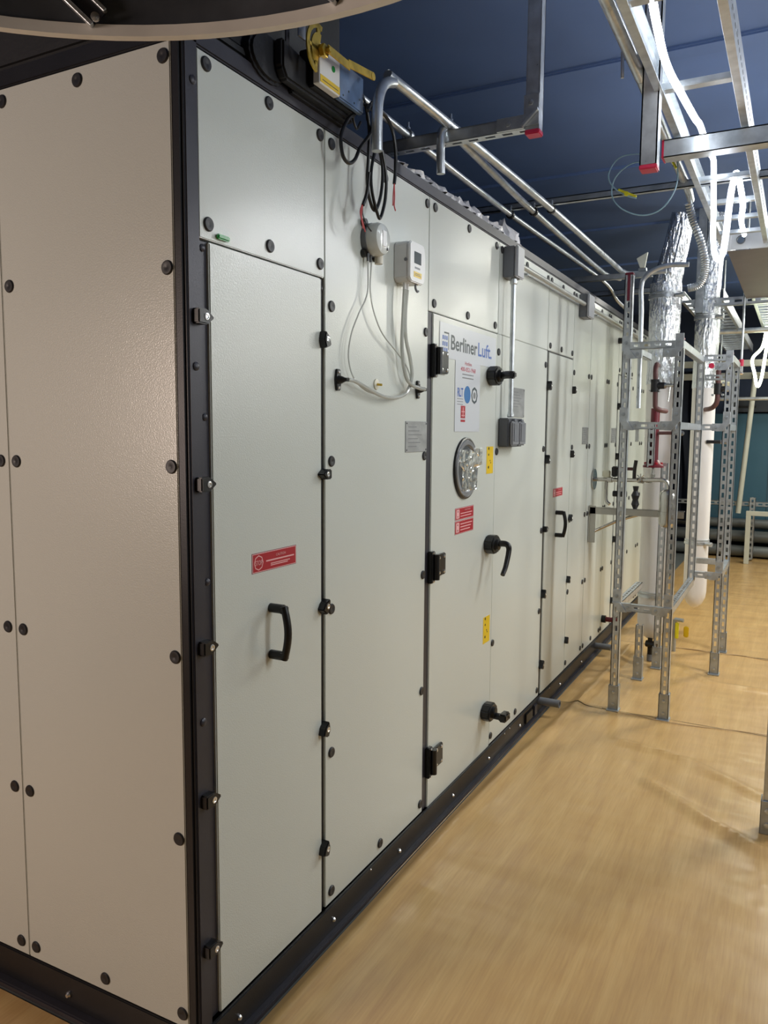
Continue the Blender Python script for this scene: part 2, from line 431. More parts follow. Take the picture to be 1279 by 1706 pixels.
p4b = panel(2.865, 3.412, 2.045, ZT, [(2.905, 2.42), (3.141, 2.42), (3.386, 2.42), (2.91, 2.073), (3.14, 2.073), (3.38, 2.073)], 'upper_panel')
p5 = panel(3.416, 3.862, ZB, ZT, [(3.44, z) for z in ROWS]+[(3.822, z) for z in ROWS])
p6 = panel(3.865, 4.402, ZB, ZT, [(3.892, z) for z in ROWS]+[(4.374, z) for z in ROWS]+[(4.12, .15), (4.14, 2.42)])
p7 = panel(4.405, 4.755, ZB, ZT, [(4.43, z) for z in ROWS]+[(4.735, z) for z in ROWS])
up8 = panel(4.758, 5.33, 2.045, ZT, [(4.79, 2.073), (5.05, 2.073), (5.3, 2.073), (4.8, 2.42), (5.3, 2.42)], 'upper_panel')
p8 = panel(5.333, UL, ZB, ZT, [(5.76, z) for z in ROWS]+[(5.36, z) for z in ROWS]+[(5.85, z) for z in ROWS])
def epanel(x0, x1, caps):
    p = MB().box((x0, -.002, ZB), (x1, .028, ZT), PANEL, .0022).build('end_panel', ahu)
    for x, z in caps: cap(0, z, p, True, x)
ER = (2.42, 1.965, 1.514, 1.061, .606, .147)
epanel(-.6165, -.031, [(-.05, z) for z in ER]+[(-.588, z) for z in ER]+[(-.318, 2.42), (-.318, .147)])
epanel(-1.22, -.6185, [(-.650, z) for z in ER]+[(-1.19, z) for z in ER]+[(-.9, 2.42), (-.9, .147)])
epanel(UX, -1.222, [(-1.25, z) for z in ER])

def pull_handle(y, z0, z1, parent, r=.011, out=.055):
    m = MB()
    h = z1-z0
    m.cyl((0, y, z1-.012), (out*.8, y, z1-.012), r*1.15, BLACK, 16).cyl((0, y, z0+.012), (out*.8, y, z0+.012), r*1.15, BLACK, 16)
    P = []
    for k in range(13):
        t = k/12; P.append((out*(.86+.24*math.sin(PI*t)), y-.004, z0+.004+(h-.008)*t))
    m.tube(P, r*.95, BLACK, 12, False)
    m.lathe((out*.86, y-.002, z0+.002), (0, 0, 1), [(0, r*.5), (.004, r*1.05), (.02, r*1.1)], BLACK, 14)
    m.lathe((out*.86, y-.002, z1-.002), (0, 0, -1), [(0, r*.5), (.004, r*1.05), (.02, r*1.1)], BLACK, 14)
    return m.build('pull_handle', parent)

def decal_base(m, y0, y1, z0, z1, mt, x=.0006): m.box((x-.0005, y0, z0), (x, y1, z1), mt); return m
def red_label(parent, y0, y1, z0, z1, kind=0):
    m = MB(); decal_base(m, y0, y1, z0, z1, DKRED, .0006); decal_base(m, y0+.002, y1-.002, z0+.0015, z1-.0015, PINK, .0010)
    decal_base(m, y0+.0045, y1-.0045, z0+.0035, z1-.0035, RED, .0014)
    H = z1-z0; W = y1-y0; cy = y0+.006+H*.42; cz = (z0+z1)/2
    if kind == 0:
        m.lathe_open((.0014, cy, cz), X_, [(0, H*.38), (.0005, H*.38), (.0005, H*.33), (0, H*.33)], PINK, 8)
        m.text('STOP', (.0019, cy-H*.29, cz-H*.12), Y_, Z_, H*.58, H*.24, PINK)
        m.text('CAUTION', (.0019, y0+W*.52, cz+H*.16), Y_, Z_, W*.22, H*.13, PINK)
        m.box((.0014, y0+W*.30, cz-.0015), (.0018, y1-W*.06, cz+.0022), PINK)
        for k in range(2): m.box((.0014, y0+W*.40, cz-H*(.19+.09*k)), (.0018, y0+W*(.84-.05*k), cz-H*(.145+.09*k)), PINK)
    else:
        m.box((.0014, y0+W*.06, z0+H*.14), (.0018, y0+W*.22, z1-H*.14), PINK)
        m.lathe((.0016, y0+W*.14, z1-H*.30), X_, [(0, H*.07), (.0005, H*.07)], DKRED, 12)
        m.lathe((.0016, y0+W*.14, z0+H*.28), X_, [(0, H*.07), (.0005, H*.07)], DKRED, 12)
        if kind == 1: m.text('CAUTION', (.0019, y0+W*.5, z0+H*.7), Y_, Z_, W*.3, H*.13, PINK)
        for k in range(2 if kind == 1 else 3):
            zz = z0+H*((.5 if kind == 1 else .72)-.22*k)
            m.box((.0014, y0+W*.28, zz-H*.035), (.0018, y1-W*(.10+.05*k), zz+H*.035), PINK)
    bmesh.ops.translate(m.bm, vec=(.0013, 0, 0), verts=m.bm.verts)
    return m.build('warning_label', parent, label='red warning label')
def turn_clamp(y, z, ang=0, s=1.0):
    """black plastic turning clamp with a chrome screw; ang turns its point"""
    poly = [(-.026, -.017), (.004, -.018), (.030, 0), (.004, .018), (-.026, .017)]
    P = []
    for a, b in poly:
        P.append((.0, y+s*(a*math.cos(ang)-b*math.sin(ang)), z+s*(a*math.sin(ang)+b*math.cos(ang))))
    m = MB().prism([Vector(p)+Vector((-.008, 0, 0)) for p in P], (.032, 0, 0), BLACK, .003)
    o = m.build('turn_clamp', ahu)
    MB().lathe((.022, y, z), X_, [(0, .0085), (.0032, .0080), (.0036, .005), (.0024, .0035)], CHROME, 16).build('screw', o)
    return o
def bolt(y, z, x=-.010, r=.009):
    m = MB().lathe((x, y, z), X_, [(-.004, r), (.003, r), (.006, r*.6), (.0065, r*.2)], FRAMEG, 14)
    return m.build('rivet', ahu)
# --- door 1
MB().box((-.016, .052, ZB), (-.007, .084, 2.034), FRAMEG, .001).build('door_frame', ahu)
MB().box((-.016, .556, ZB), (-.007, .587, 2.034), FRAME, .001).build('door_frame', ahu)
d1 = MB().box((-.03, .0805, ZB), (.0015, .5665, 2.033), PANEL, .003).build('access_door', ahu)
pull_handle(.310, .985, 1.137, d1); red_label(d1, .229, .432, 1.228, 1.281, 0)
for z in (1.858, 1.473, 1.083, .703, .316): turn_clamp(.043, z, -.0)
for z, a in ((1.862, 1.9), (1.473, PI), (1.080, .9), (.700, 1.2), (.320, 1.25)): turn_clamp(.568, z, a, .85)
for y, z in ((.066, 2.018), (.066, 1.63), (.066, 1.235), (.575, 2.008)): bolt(y, z, -.008)
for y, z in ((.030, 2.372), (.026, 1.745), (.030, .9)): bolt(y, z, .003, .010)
MB().box((.0, .106, 2.046), (.010, .150, 2.058), GREEN, .003).build('spirit_level', ahu)
# --- door 2
MB().box((-.016, 1.304, ZB), (-.004, 1.349, 2.043), FRAMEG, .001).build('door_frame', ahu)
d2 = MB().box((-.03, 1.3475, .100), (.0015, 2.0535, 2.041), PANEL, .003).build('access_door', ahu)
def hinge(y, z):
    m = MB().box((-.004, y-.012, z-.062), (.016, y+.022, z+.062), BLACK, .003)
    m.cyl((.022, y+.018, z-.05), (.022, y+.018, z+.05), .013, BLACK, 14)
    m.box((.002, y+.02, z-.043), (.015, y+.125, z+.043), BLACK, .003)
    for a in (.062, .108):
        for b in (-.030, .030): m.lathe((.015, y+a, z+b), X_, [(0, .0065), (.003, .0055), (.0035, .002)], CHROME, 10)
    for b in (-.056, .056): m.lathe((.016, y+.004, z+b), X_, [(0, .005), (.003, .004)], CHROME, 10)
    m.build('hinge', ahu)
for z in (1.865, 1.078, .295): hinge(1.345, z)
# branding sheet
m = MB(); decal_base(m, 1.405, 2.030, 1.885, 2.018, STICKER, .0021); decal_base(m, 1.565, 1.842, 1.600, 1.8849, STICKER, .0021)
xo = .0026
m.box((.0021, 1.448, 1.978), (xo, 1.494, 1.984), INKD); m.box((.0021, 1.489, 1.918), (xo, 1.494, 1.984), INKD)
for i in range(3):
    for j in range(3): m.box((.0021, 1.432+.0185*i, 1.954-.0235*j), (xo, 1.443+.0185*i, 1.970-.0235*j), INKB)
m.text('Berliner', (xo, 1.515, 1.921), Y_, Z_, .285, .0585, INKD, bold=.018)
m.text('Luft.', (xo, 1.812, 1.921), Y_, Z_, .165, .0585, INKB, bold=.012)
m.text('Hotline', (xo, 1.665, 1.872), Y_, Z_, .075, .015, INKR)
m.text('400-052-1968', (xo, 1.620, 1.846), Y_, Z_, .165, .018, INKR, bold=.01)
for z in (1.832, 1.818): m.box((.0021, 1.640, z), (xo, 1.745, z+.0045), INKG); m.box((.0021, 1.750, z), (xo, 1.762, z+.0045), INKG)
m.text('RLT', (xo, 1.590, 1.742), Y_, Z_, .060, .036, INKB, bold=.02)
for k in range(3): m.box((.0021, 1.588, 1.732-.011*k), (xo, 1.650, 1.7345-.011*k), INKG)
m.lathe((.0021, 1.697, 1.753), X_, [(0, .036), (.0005, .036)], SEALB, 32)
m.lathe_open((.0021, 1.778, 1.753), X_, [(0, .036), (.0005, .036), (.0005, .026), (0, .026)], INKD, 8)
m.lathe((.0021, 1.778, 1.753), X_, [(0, .014), (.0005, .014)], INKG, 16)
m.box((.0021, 1.628, 1.655), (xo, 1.676, 1.706), RED); m.box((.0021, 1.628, 1.640), (xo, 1.676, 1.649), RED)
m.box((xo, 1.636, 1.664), (xo+.0004, 1.668, 1.668), PINK); m.box((xo, 1.636, 1.680), (xo+.0004, 1.668, 1.684), PINK); m.box((xo, 1.649, 1.66), (xo+.0004, 1.655, 1.70), PINK)
bmesh.ops.translate(m.bm, vec=(.0012, 0, 0), verts=m.bm.verts)
m.build('branding_sheet', d2, label='clear sheet printed with dark and blue lettering')
# porthole
m = MB().lathe_open((.0, 1.690, 1.447), X_, [(.0, .130), (.010, .128), (.012, .122), (.010, .116), (.006, .112), (0, .112)], BLACK, 48)
m.lathe_open((.0, 1.690, 1.447), X_, [(.009, .121), (.0145, .117), (.0145, .100), (.004, .094)], mat('ring_grey', (150, 152, 154), .25, .4, .1, 80, .1, 20), 48)
port = m.build('porthole', d2)
m = MB().lathe((.001, 1.690, 1.447), X_, [(0, .104), (.005, .104)], PORTGL, 48)
m.build('glass', port)
t = bmesh.new(); g = []; n = 24
for j in range(n+1):
    row = []
    for i in range(n+1):
        u, v = i/n-.5, j/n-.5
        row.append(t.verts.new((.019+.009*abs(noise.noise(Vector((i*.55, j*.45, 3))))+.02*max(0, u)*(v > .1), 1.700+u*.165*(1+.35*(v > .1)), 1.440+v*.17+.012*noise.noise(Vector((i*.4, 5, j*.4))))))
    g.append(row)
for j in range(n):
    for i in range(n): t.faces.new((g[j][i], g[j][i+1], g[j+1][i+1], g[j+1][i]))
m = MB(); m.merge(t, FILM); m.build('film_remnant', port)
red_label(d2, 1.588, 1.797, 1.234, 1.285, 1); red_label(d2, 1.588, 1.797, 1.175, 1.231, 2)
def yellow_label(y0, y1, z0, z1):
    m = MB(); decal_base(m, y0, y1, z0, z1, YEL, .0023)
    H = z1-z0; W = y1-y0
    for a, b, r in ((.30, .93, .007), (.3, .70, .0055), (.3, .24, .0065), (.52, .48, .004), (.62, .40, .004)):
        m.lathe((.0023, y0+W*a, z0+H*b), X_, [(0, r), (.0005, r)], INKK, 12)
    m.build('instruction_label', d2, label='small yellow instruction label with black dots')
yellow_label(1.945, 2.030, 1.412, 1.534); yellow_label(1.945, 2.030, .628, .752)
def door_lock(z, kind):
    m = MB(); y = 1.985 if kind != 0 else 1.975
    pr = [(y+.062*math.cos(a), z+.045*math.sin(a)) for a in [PI*(.125+.25*k) for k in range(8)]]
    m.prism([Vector((.0, a, b)) for a, b in pr], (.045, 0, 0), BLACK, .006)
    m.lathe((.045, y, z), X_, [(0, .028), (.012, .026), (.014, .02)], BLACK, 18)
    o = m.build('door_lock', ahu)
    m = MB()
    if kind == 0: m.tube([(.050, y, z), (.085, y-.02, z+.002), (.118, y-.03, z)], .017, BLACK, 12).box((.10, y-.048, z-.014), (.128, y-.012, z+.015), BLACK, .006)
    elif kind == 1:
        m.tube([(.050, y, z+.005), (.085, y-.0, z+.006), (.100, y+.0, z-.004), (.103, y-.003, z-.03), (.100, y-.03, z-.09), (.098, y-.065, z-.125)], .013, BLACK, 12, taper=lambda t: 1.15-.35*t)
    else: m.tube([(.050, y, z-.015), (.090, y-.005, z-.012), (.120, y, z+.002)], .016, BLACK, 12).box((.086, y-.045, z-.026), (.122, y+.02, z+.012), BLACK, .006)
    m.build('lock_lever', o)
door_lock(1.848, 0); door_lock(1.090, 1); door_lock(.302, 2)
# --- door 3
MB().box((-.016, 2.863, ZB), (-.004, 2.895, 2.043), FRAME, .001).build('door_frame', ahu)
MB().box((-.016, 2.865, 2.036), (-.004, 3.412, 2.046), FRAME, .001).build('door_frame', ahu)
d3 = MB().box((-.03, 2.893, ZB), (.0015, 3.408, 2.036), PANEL, .003).build('access_door', ahu)
pull_handle(3.120, .990, 1.146, d3); red_label(d3, 3.045, 3.250, 1.226, 1.277, 1)
for z, a in ((1.855, 1.3), (1.451, 1.4), (1.063, 0), (.695, 1.2), (.288, 1.0)): turn_clamp(2.880, z, a, .9)
for z, a in ((1.857, 1.9), (1.470, 1.9), (1.077, 1.0), (.689, 1.2), (.302, 1.3)): turn_clamp(3.415, z, a, .8)
# --- door 4
MB().box((-.016, 4.756, ZB), (-.004, 4.788, 2.043), FRAME, .001).build('door_frame', ahu)
MB().box((-.016, 4.757, 2.036), (-.004, 5.33, 2.046), FRAME, .001).build('door_frame', ahu)
d4 = MB().box((-.03, 4.786, ZB), (.0015, 5.328, 2.036), PANEL, .003).build('access_door', ahu)
for z, a in ((1.80, 1.3), (1.42, 1.4), (.78, 1.2), (.30, 1.0)): turn_clamp(4.775, z, a, .9)
# name plates
def nameplate(y0, y1, z0, z1):
    m = MB().box((.0, y0, z0), (.0028, y1, z1), PLATE, .0008)
    for k in range(6): m.box((.0028, y0+.02, z1-.022-.014*k), (.0031, y0+(y1-y0)*(.5+.3*((k*37) % 5)/5), z1-.019-.014*k), INKG)
    for a in (y0+.008, y1-.008):
        for b in (z0+.008, z1-.008): m.lathe((.0028, a, b), X_, [(0, .003), (.001, .003)], FRAMEG, 8)
    m.build('name_plate', ahu)
nameplate(1.122, 1.300, 1.525, 1.636); nameplate(2.274, 2.470, 1.672, 1.814)
nameplate(3.690, 3.845, 1.524, 1.634); nameplate(4.575, 4.740, 1.525, 1.634); nameplate(5.55, 5.70, 1.525, 1.634)
# rail bolts and drain stubs
for y in (.148, .625, 1.092, 1.60, 2.039, 2.512, 3.3, 3.843): 
    MB().lathe((.006, y, .052), X_, [(0, .008), (.004, .008), (.008, .005), (.009, .002)], CHROME, 10).build('rail_bolt', ahu)
for y in (.86, 2.25, 2.33, 3.05): MB().lathe((.012, y, .100), X_, [(0, .004), (.002, .004), (.004, .002)], CHROME, 8).build('rail_bolt', ahu)
MB().lathe((-.455, -.006, .055), (0, -1, 0), [(0, .009), (.005, .009), (.010, .005)], CHROME, 10).build('rail_bolt', ahu)
def stub(y, z, r, L, mt, endm, name='drain_stub', lb=None):
    m = MB().cyl((-.01, y, z), (L, y, z), r, mt, 20).lathe_open((L-.001, y, z), X_, [(0, r), (.018, r*1.04), (.018, r*.72), (0, r*.72)], endm, 20)
    o = m.build(name, ahu)
    if lb: o['label'] = lb
stub(2.86, .082, .022, .11, GREYBOX, GREYBOX); stub(4.27, .060, .022, .10, GREYBOX, GREYBOX)
MB().box((.004, 2.60, .03), (.016, 2.72, .085), BLACK, .004).box((.004, 2.74, .03), (.020, 2.79, .09), FRAMEG, .004).build('drain_cleat', ahu)
m = MB().cyl((0, 4.48, .214), (.03, 4.48, .214), .028, BLACK, 18).cyl((.03, 4.48, .214), (.115, 4.48, .214), .018, WINE, 18); m.build('pipe_stub', ahu, label='wine red pipe stub with black collar')
MB().cyl((0, 4.72, 2.285), (.09, 4.72, 2.285), .022, BLKLAG, 14).build('pipe_stub', ahu, label='short black lagged pipe stub')

# ================================================================= DEVICES MOUNTED ON THE UNIT
# round differential pressure gauge
g_ = thing('pressure_gauge', 'round pressure switch with clear domed cover and dark backplate, under the red wires', 'gauge', (0, .855, 2.19))
gy, gz = .845, 2.197
m = MB().lathe((0, gy, gz), X_, [(0, .050), (.018, .052), (.020, .048)], GREYBOX, 28)
for a, b in ((-.038, .046), (.038, .046), (-.038, -.046), (.038, -.046)): m.lathe((0, gy+a, gz+b), X_, [(0, .013), (.014, .012)], BLACK, 14)
m.build('backplate', g_)
m = MB().lathe((.018, gy, gz), X_, [(0, .050), (.022, .051), (.036, .045), (.040, .034), (.041, .01)], mat('clear_dome', (214, 217, 212), .14, 0, .1, 60, .05, 20, coat=.5), 30); m.build('cover', g_)
m = MB().box((.0585, gy-.014, gz-.024), (.0605, gy+.012, gz+.024), WHITE, .001).lathe((.0585, gy+.02, gz-.028), X_, [(0, .005), (.003, .004)], INKG, 10); m.build('dial', g_)
m = MB().cyl((.030, gy+.015, gz-.045), (.030, gy+.015, gz-.072), .013, mat('gland_ivory', (214, 208, 190), .4), 14); m.build('cable_gland', g_)
for dy in (-.012, -.03): MB().cyl((.016, gy+dy, gz-.045), (.016, gy+dy, gz-.070), .004, GREYBOX, 10).build('hose_barb', g_)
# square transmitter
t_ = thing('pressure_transmitter', 'white box transmitter with small dark display and yellow sticker, right of the round gauge', 'transmitter', (0, 1.08, 2.17))
pr = [(1.022, 2.112), (1.035, 2.100), (1.125, 2.100), (1.138, 2.112), (1.138, 2.150), (1.145, 2.165), (1.145, 2.178), (1.138, 2.192), (1.138, 2.222), (1.128, 2.233), (1.035, 2.233), (1.022, 2.222)]
m = MB().prism([Vector((0, a, b)) for a, b in pr], (.050, 0, 0), WHITE, .003); m.build('housing', t_)
m = MB().prism([Vector((.050, a, b)) for a, b in pr], (.011, 0, 0), WHITE, .003); m.build('lid', t_)
MB().box((.061, 1.055, 2.163), (.0622, 1.108, 2.202), LCD, .0005).build('display', t_)
m = MB().box((.061, 1.052, 2.118), (.0618, 1.112, 2.136), YEL).box((.0618, 1.058, 2.124), (.062, 1.106, 2.126), INKK).box((.0618, 1.058, 2.129), (.062, 1.100, 2.131), INKK).box((.061, 1.060, 2.146), (.0618, 1.100, 2.152), INKG); m.build('sticker', t_)
for dy in (1.05, 1.07): MB().cyl((.028, dy, 2.102), (.028, dy, 2.078), .006, WHITE, 10).build('hose_barb', t_)
MB().tube([(.045, 1.10, 2.102), (.045, 1.10, 2.088), (.047, 1.108, 2.078), (.047, 1.118, 2.080)], .004, GREYBOX, 8).build('lid_strap', t_)
MB().lathe((.045, 1.0225, 2.170), (0, -1, 0), [(0, .006), (.002, .006), (.003, .003)], INKG, 10).build('housing_screw', t_)
# hose ports
def port_fit(y, z, label):
    m = MB().prism([Vector((0, y+a, z+b)) for a, b in ((-.010, -.032), (.010, -.032), (.016, 0), (.010, .032), (-.010, .032), (-.016, 0))], (.008, 0, 0), BLACK, .002)
    m.lathe((.008, y, z), X_, [(0, .013), (.010, .011), (.022, .006), (.030, .0055)], BLACK, 14)
    for b in (-.023, .023): m.lathe((.008, y, z+b), X_, [(0, .005), (.002, .004)], CHROME, 8)
    tag(m.build('hose_port'), label, 'hose port')
port_fit(.655, 1.752, 'black hose port with two screws at the left end of the clear hose')
port_fit(1.215, 1.750, 'black hose port with two screws at the right end of the clear hose')
m = MB().lathe((0, .902, 1.752), X_, [(0, .018), (.004, .017), (.005, .012)], mat('ivory', (214, 208, 186), .4), 18).cyl((.004, .902, 1.752), (.022, .902, 1.750), .004, BRASS, 8)
tag(m.build('measuring_nipple'), 'small ivory round test nipple between the two black hose ports', 'nipple')
def hose(pts, r, label, mt=None):
    tag(MB().tube([Vector((x, y, z)) for x, y, z in pts], r, mt or TUBE, 10).build('air_hose'), label, 'hose')
hose([(.016, gy-.03, 2.125), (.016, .812, 2.03), (.015, .76, 1.96), (.014, .715, 1.89), (.014, .700, 1.82), (.015, .73, 1.762), (.017, .80, 1.728), (.018, .90, 1.715)], .0022, 'thin clear tube hanging in a left-hand bow from the round gauge')
hose([(.018, gy-.012, 2.125), (.018, .83, 2.02), (.017, .90, 1.925), (.016, 1.02, 1.865), (.016, 1.10, 1.82), (.018, 1.125, 1.775), (.022, 1.10, 1.74)], .0022, 'thin clear tube slanting right from the round gauge to the thick hose')
hose([(.028, 1.07, 2.078), (.026, 1.062, 2.0), (.022, 1.075, 1.92), (.020, 1.115, 1.85), (.020, 1.13, 1.79), (.020, 1.09, 1.735), (.022, 1.0, 1.712), (.024, .90, 1.714), (.028, .80, 1.732), (.036, .70, 1.750), (.036, .66, 1.752)], .0062, 'thick clear hose curving from the white transmitter to the left port')
hose([(.028, 1.05, 2.078), (.026, 1.044, 1.98), (.024, 1.042, 1.88), (.026, 1.062, 1.80), (.028, 1.10, 1.765), (.036, 1.16, 1.752), (.036, 1.205, 1.751)], .0062, 'thick clear hose dropping from the white transmitter to the right port')

# junction boxes, conduit run and switch box
def jbox(y0, y1, z0, z1, d, label):
    t_ = thing('junction_box', label, 'junction box', (0, (y0+y1)/2, (z0+z1)/2))
    MB().box((.001, y0, z0), (d*.78, y1, z1), GREYBOX, .004).build('housing', t_)
    MB().box((d*.78, y0-.001, z0-.001), (d, y1+.001, z1+.001), GREYLID if False else mat('box_lid', (176, 178, 182), .4, .1, .05, 200, .03, 10), .005).build('lid', t_)
jbox(2.108, 2.205, 2.300, 2.438, .072, 'grey junction box above the vertical conduit, nearer of the two on the unit')
jbox(3.510, 3.655, 2.303, 2.442, .062, 'grey junction box at the top of the unit, farther along the conduit')
def conduit(pts, r, label, smooth=False, m=ZINC, n=14):
    return tag(MB().tube(pts, r, m, n, smooth).build('conduit'), label, 'conduit')
conduit([(.040, 2.150, 2.296), (.040, 2.150, 1.672)], .0115, 'vertical silver conduit between the grey junction box and the grey socket box')
conduit([(.035, 2.21, 2.378), (.035, 3.50, 2.378)], .0125, 'silver conduit running along the unit between the two grey junction boxes', m=mat('conduit_pale', (196, 196, 190), .35, .5, .05, 100, .05, 10))
conduit([(.035, 3.66, 2.378), (.035, 6.3, 2.378)], .0125, 'silver conduit running on from the farther junction box towards the far end', m=MATS['conduit_pale'])
for y, lb in ((2.40, 'small grey conduit clip just past the nearer junction box'), (3.90, 'small grey conduit clip past the farther junction box')):
    tag(MB().box((0, y-.012, 2.355), (.03, y+.012, 2.366), ZINCD, .002).build('conduit_clip'), lb, 'clip')
for z0, lb in ((2.272, 'silver conduit gland right under the nearer junction box'), (1.668, 'silver conduit gland right above the grey socket box')):
    tag(MB().lathe((.040, 2.150, z0), Z_, [(0, .014), (.004, .017), (.016, .017), (.018, .014), (.026, .014)], ZINC, 12).build('conduit_gland'), lb, 'gland')
s_ = thing('socket_box', 'grey double socket box with two hinged clear lids under the vertical conduit', 'socket box', (0, 2.2, 1.6))
MB().box((.001, 2.092, 1.531), (.050, 2.310, 1.664), mat('box_dark', (84, 86, 90), .42, 0, .05, 200, .04, 10), .005).build('housing', s_)
for y in (2.104, 2.207):
    l = MB().box((.050, y, 1.536), (.068, y+.098, 1.650), GREYLID, .007).build('socket_lid', s_)
    MB().box((.068, y+.018, 1.556), (.0705, y+.080, 1.640), GREYBOX, .004).build('lid_pane', l)
    MB().box((.052, y+.035, 1.648), (.066, y+.063, 1.660), GREYBOX, .002).build('lid_catch', s_)

# black insulated duct on the roof of the unit, with the manual damper
dz = ZT+.047
du = thing('insulated_duct', 'black foam-insulated duct box standing on the near end of the unit', 'duct', (-.9, .35, dz))
MB().box((UX+.1, .004, dz), (-.012, .70, ZC-.002), RUBBER, .012).build('duct_wall', du)
MB().box((UX+.1, -.002, dz), (-.004, .71, dz+.03), RUBBER, .008).build('duct_flange', du)
MB().box((-.014, .27, 2.535), (-.008, .315, 2.60), FILMW, .001).build('tape_patch', du)
MB().box((-.014, .565, 2.50), (-.008, .585, 2.535), FILMW, .001).build('tape_patch', du)
ac = thing('damper_actuator', 'damper actuator with brass quadrant, lever and blue and white body on the black duct', 'actuator', (.02, .5, 2.56))
m = MB().prism([Vector((-.012, .36+.085*math.cos(a), 2.548+.058*math.sin(a))) for a in [2*PI*k/20 for k in range(20)]], (.06, 0, 0), BLKLAG, .008); m.build('standoff', ac)
m = MB().prism([Vector((.045, a, b)) for a, b in ((.37, 2.53), (.39, 2.505), (.72, 2.505), (.735, 2.52), (.735, 2.545), (.37, 2.60))], (.03, 0, 0), BLKLAG, .006).box((-.012, .45, 2.500), (.05, .72, 2.518), BLKLAG, .004); m.build('base', ac)
MB().box((.045, .485, 2.520), (.094, .71, 2.618), BLKLAG, .003).build('body_rear', ac)
m = MB().box((.094, .478, 2.522), (.115, .58, 2.622), WHITE, .002); m.build('body', ac, label='white body front')
m = MB().box((.094, .58, 2.522), (.113, .715, 2.622), BLUEL, .004)
for k in range(4): m.lathe((.113, .60+.03*k, 2.535+.02*(k % 2)), X_, [(0, .003), (.001, .003)], INKD, 8)
m.build('name_plate', ac, label='blue-grey body cover')
m = MB().box((.115, .480, 2.526), (.1158, .578, 2.545), YEL).box((.1158, .49, 2.533), (.116, .57, 2.535), INKK).lathe((.115, .545, 2.580), X_, [(0, .008), (.0015, .008)], GREEN, 14); m.build('sticker', ac)
q = []; cy, cz = .455, 2.590
for k in range(15): a = PI*.42+PI*1.0*k/14; q.append((.125, cy+.058*math.cos(a), cz+.062*math.sin(a)))
q2 = [(.125, cy+.046*math.cos(PI*.42+PI*k/14), cz+.050*math.sin(PI*.42+PI*k/14)) for k in range(15)]
m = MB().prism([Vector(p) for p in q+q2[::-1]], (.004, 0, 0), BRASS)
q3 = [(.125, cy+.036*math.cos(PI*.42+PI*k/14), cz+.040*math.sin(PI*.42+PI*k/14)) for k in range(15)]
m.prism([Vector(p) for p in q3], (.004, 0, 0), BRASS).box((.125, cy-.05, cz-.004), (.129, cy+.004, cz+.004), BRASS).box((.125, cy-.02, cz-.058), (.129, cy-.010, cz-.03), BRASS).box((.125, cy-.01, cz+.035), (.129, cy+.004, cz+.062), BRASS)
m.build('quadrant', ac, label='brass-coloured quadrant plate')
m = MB().lathe((.10, cy+.01, cz), X_, [(0, .012), (.03, .012), (.03, .017), (.042, .017), (.044, .008), (.056, .007)], BRASS, 6); m.build('spindle', ac)
m = MB().obox((.150, cy+.062, cz+.001), (.11, .022, .004), (Y_, Z_, X_), BRASS, .001)
m.obox((.154, cy+.170, cz+.012), (.125, .022, .004), (Vector((.06, .99, .10)).normalized(), Z_, X_), BRASS, .001).lathe((.158, cy+.232, cz+.018), X_, [(-.002, .011), (.002, .011)], BRASS, 14)
m.build('lever', ac, label='flat brass-coloured lever')
m = MB().box((.095, .405, 2.610), (.099, .437, 2.680), GALV, .001).lathe((.095, .421, 2.680), X_, [(0, .016), (.004, .016)], GALV, 16).box((.07, .385, 2.59), (.075, .40, 2.67), FRAMEG, .001); m.build('bracket_tab', ac)
ac.location = ac.location+Vector((-.030, -.050, -.022))
# black control cables hanging from the damper
def cable(pts, r, m, name='control_cable'): return MB().tube(pts, r, m, 8)
cb = thing('control_cable', 'black control cable hanging in loops from the damper with bare red ends', 'cable', (.06, .7, 2.45))
P = lambda y, z, x=.06: Vector((x, y, z))
MB().tube([P(.675, 2.515, .09), P(.712, 2.550, .085), P(.728, 2.520, .08), P(.715, 2.47, .08), P(.686, 2.42), P(.655, 2.378), P(.618, 2.358), P(.585, 2.372), P(.578, 2.42), P(.615, 2.475), P(.655, 2.505), P(.70, 2.545), P(.75, 2.555), P(.80, 2.563), P(.85, 2.560), P(.892, 2.532), P(.912, 2.48), P(.912, 2.42), P(.905, 2.378)], .0055, BLACK, 8).build('cable_loop', cb)
MB().tube([P(.700, 2.545, .07), P(.722, 2.48, .07), P(.724, 2.40, .066), P(.722, 2.345, .064), P(.735, 2.30, .062), P(.765, 2.268, .06), P(.79, 2.275, .06), P(.818, 2.33, .06), P(.825, 2.40, .06), P(.80, 2.455, .06), P(.775, 2.44, .062), P(.742, 2.37, .066), P(.745, 2.31, .068), P(.78, 2.255, .068), P(.80, 2.25, .068), P(.832, 2.31, .066), P(.838, 2.38, .066), P(.81, 2.45, .066)], .0052, BLACK, 8).build('cable_loop', cb)
MB().tube([P(.722, 2.36, .07), P(.716, 2.30, .066), P(.700, 2.262, .062)], .0055, BLACK, 8).build('cable_loop', cb)
MB().tube([P(.705, 2.50, .05), P(.672, 2.47, .055), P(.640, 2.50, .06), P(.655, 2.55, .06), P(.685, 2.575, .06), P(.715, 2.555, .06), P(.728, 2.51, .06)], .0035, BLACK, 8).build('cable_loop', cb)
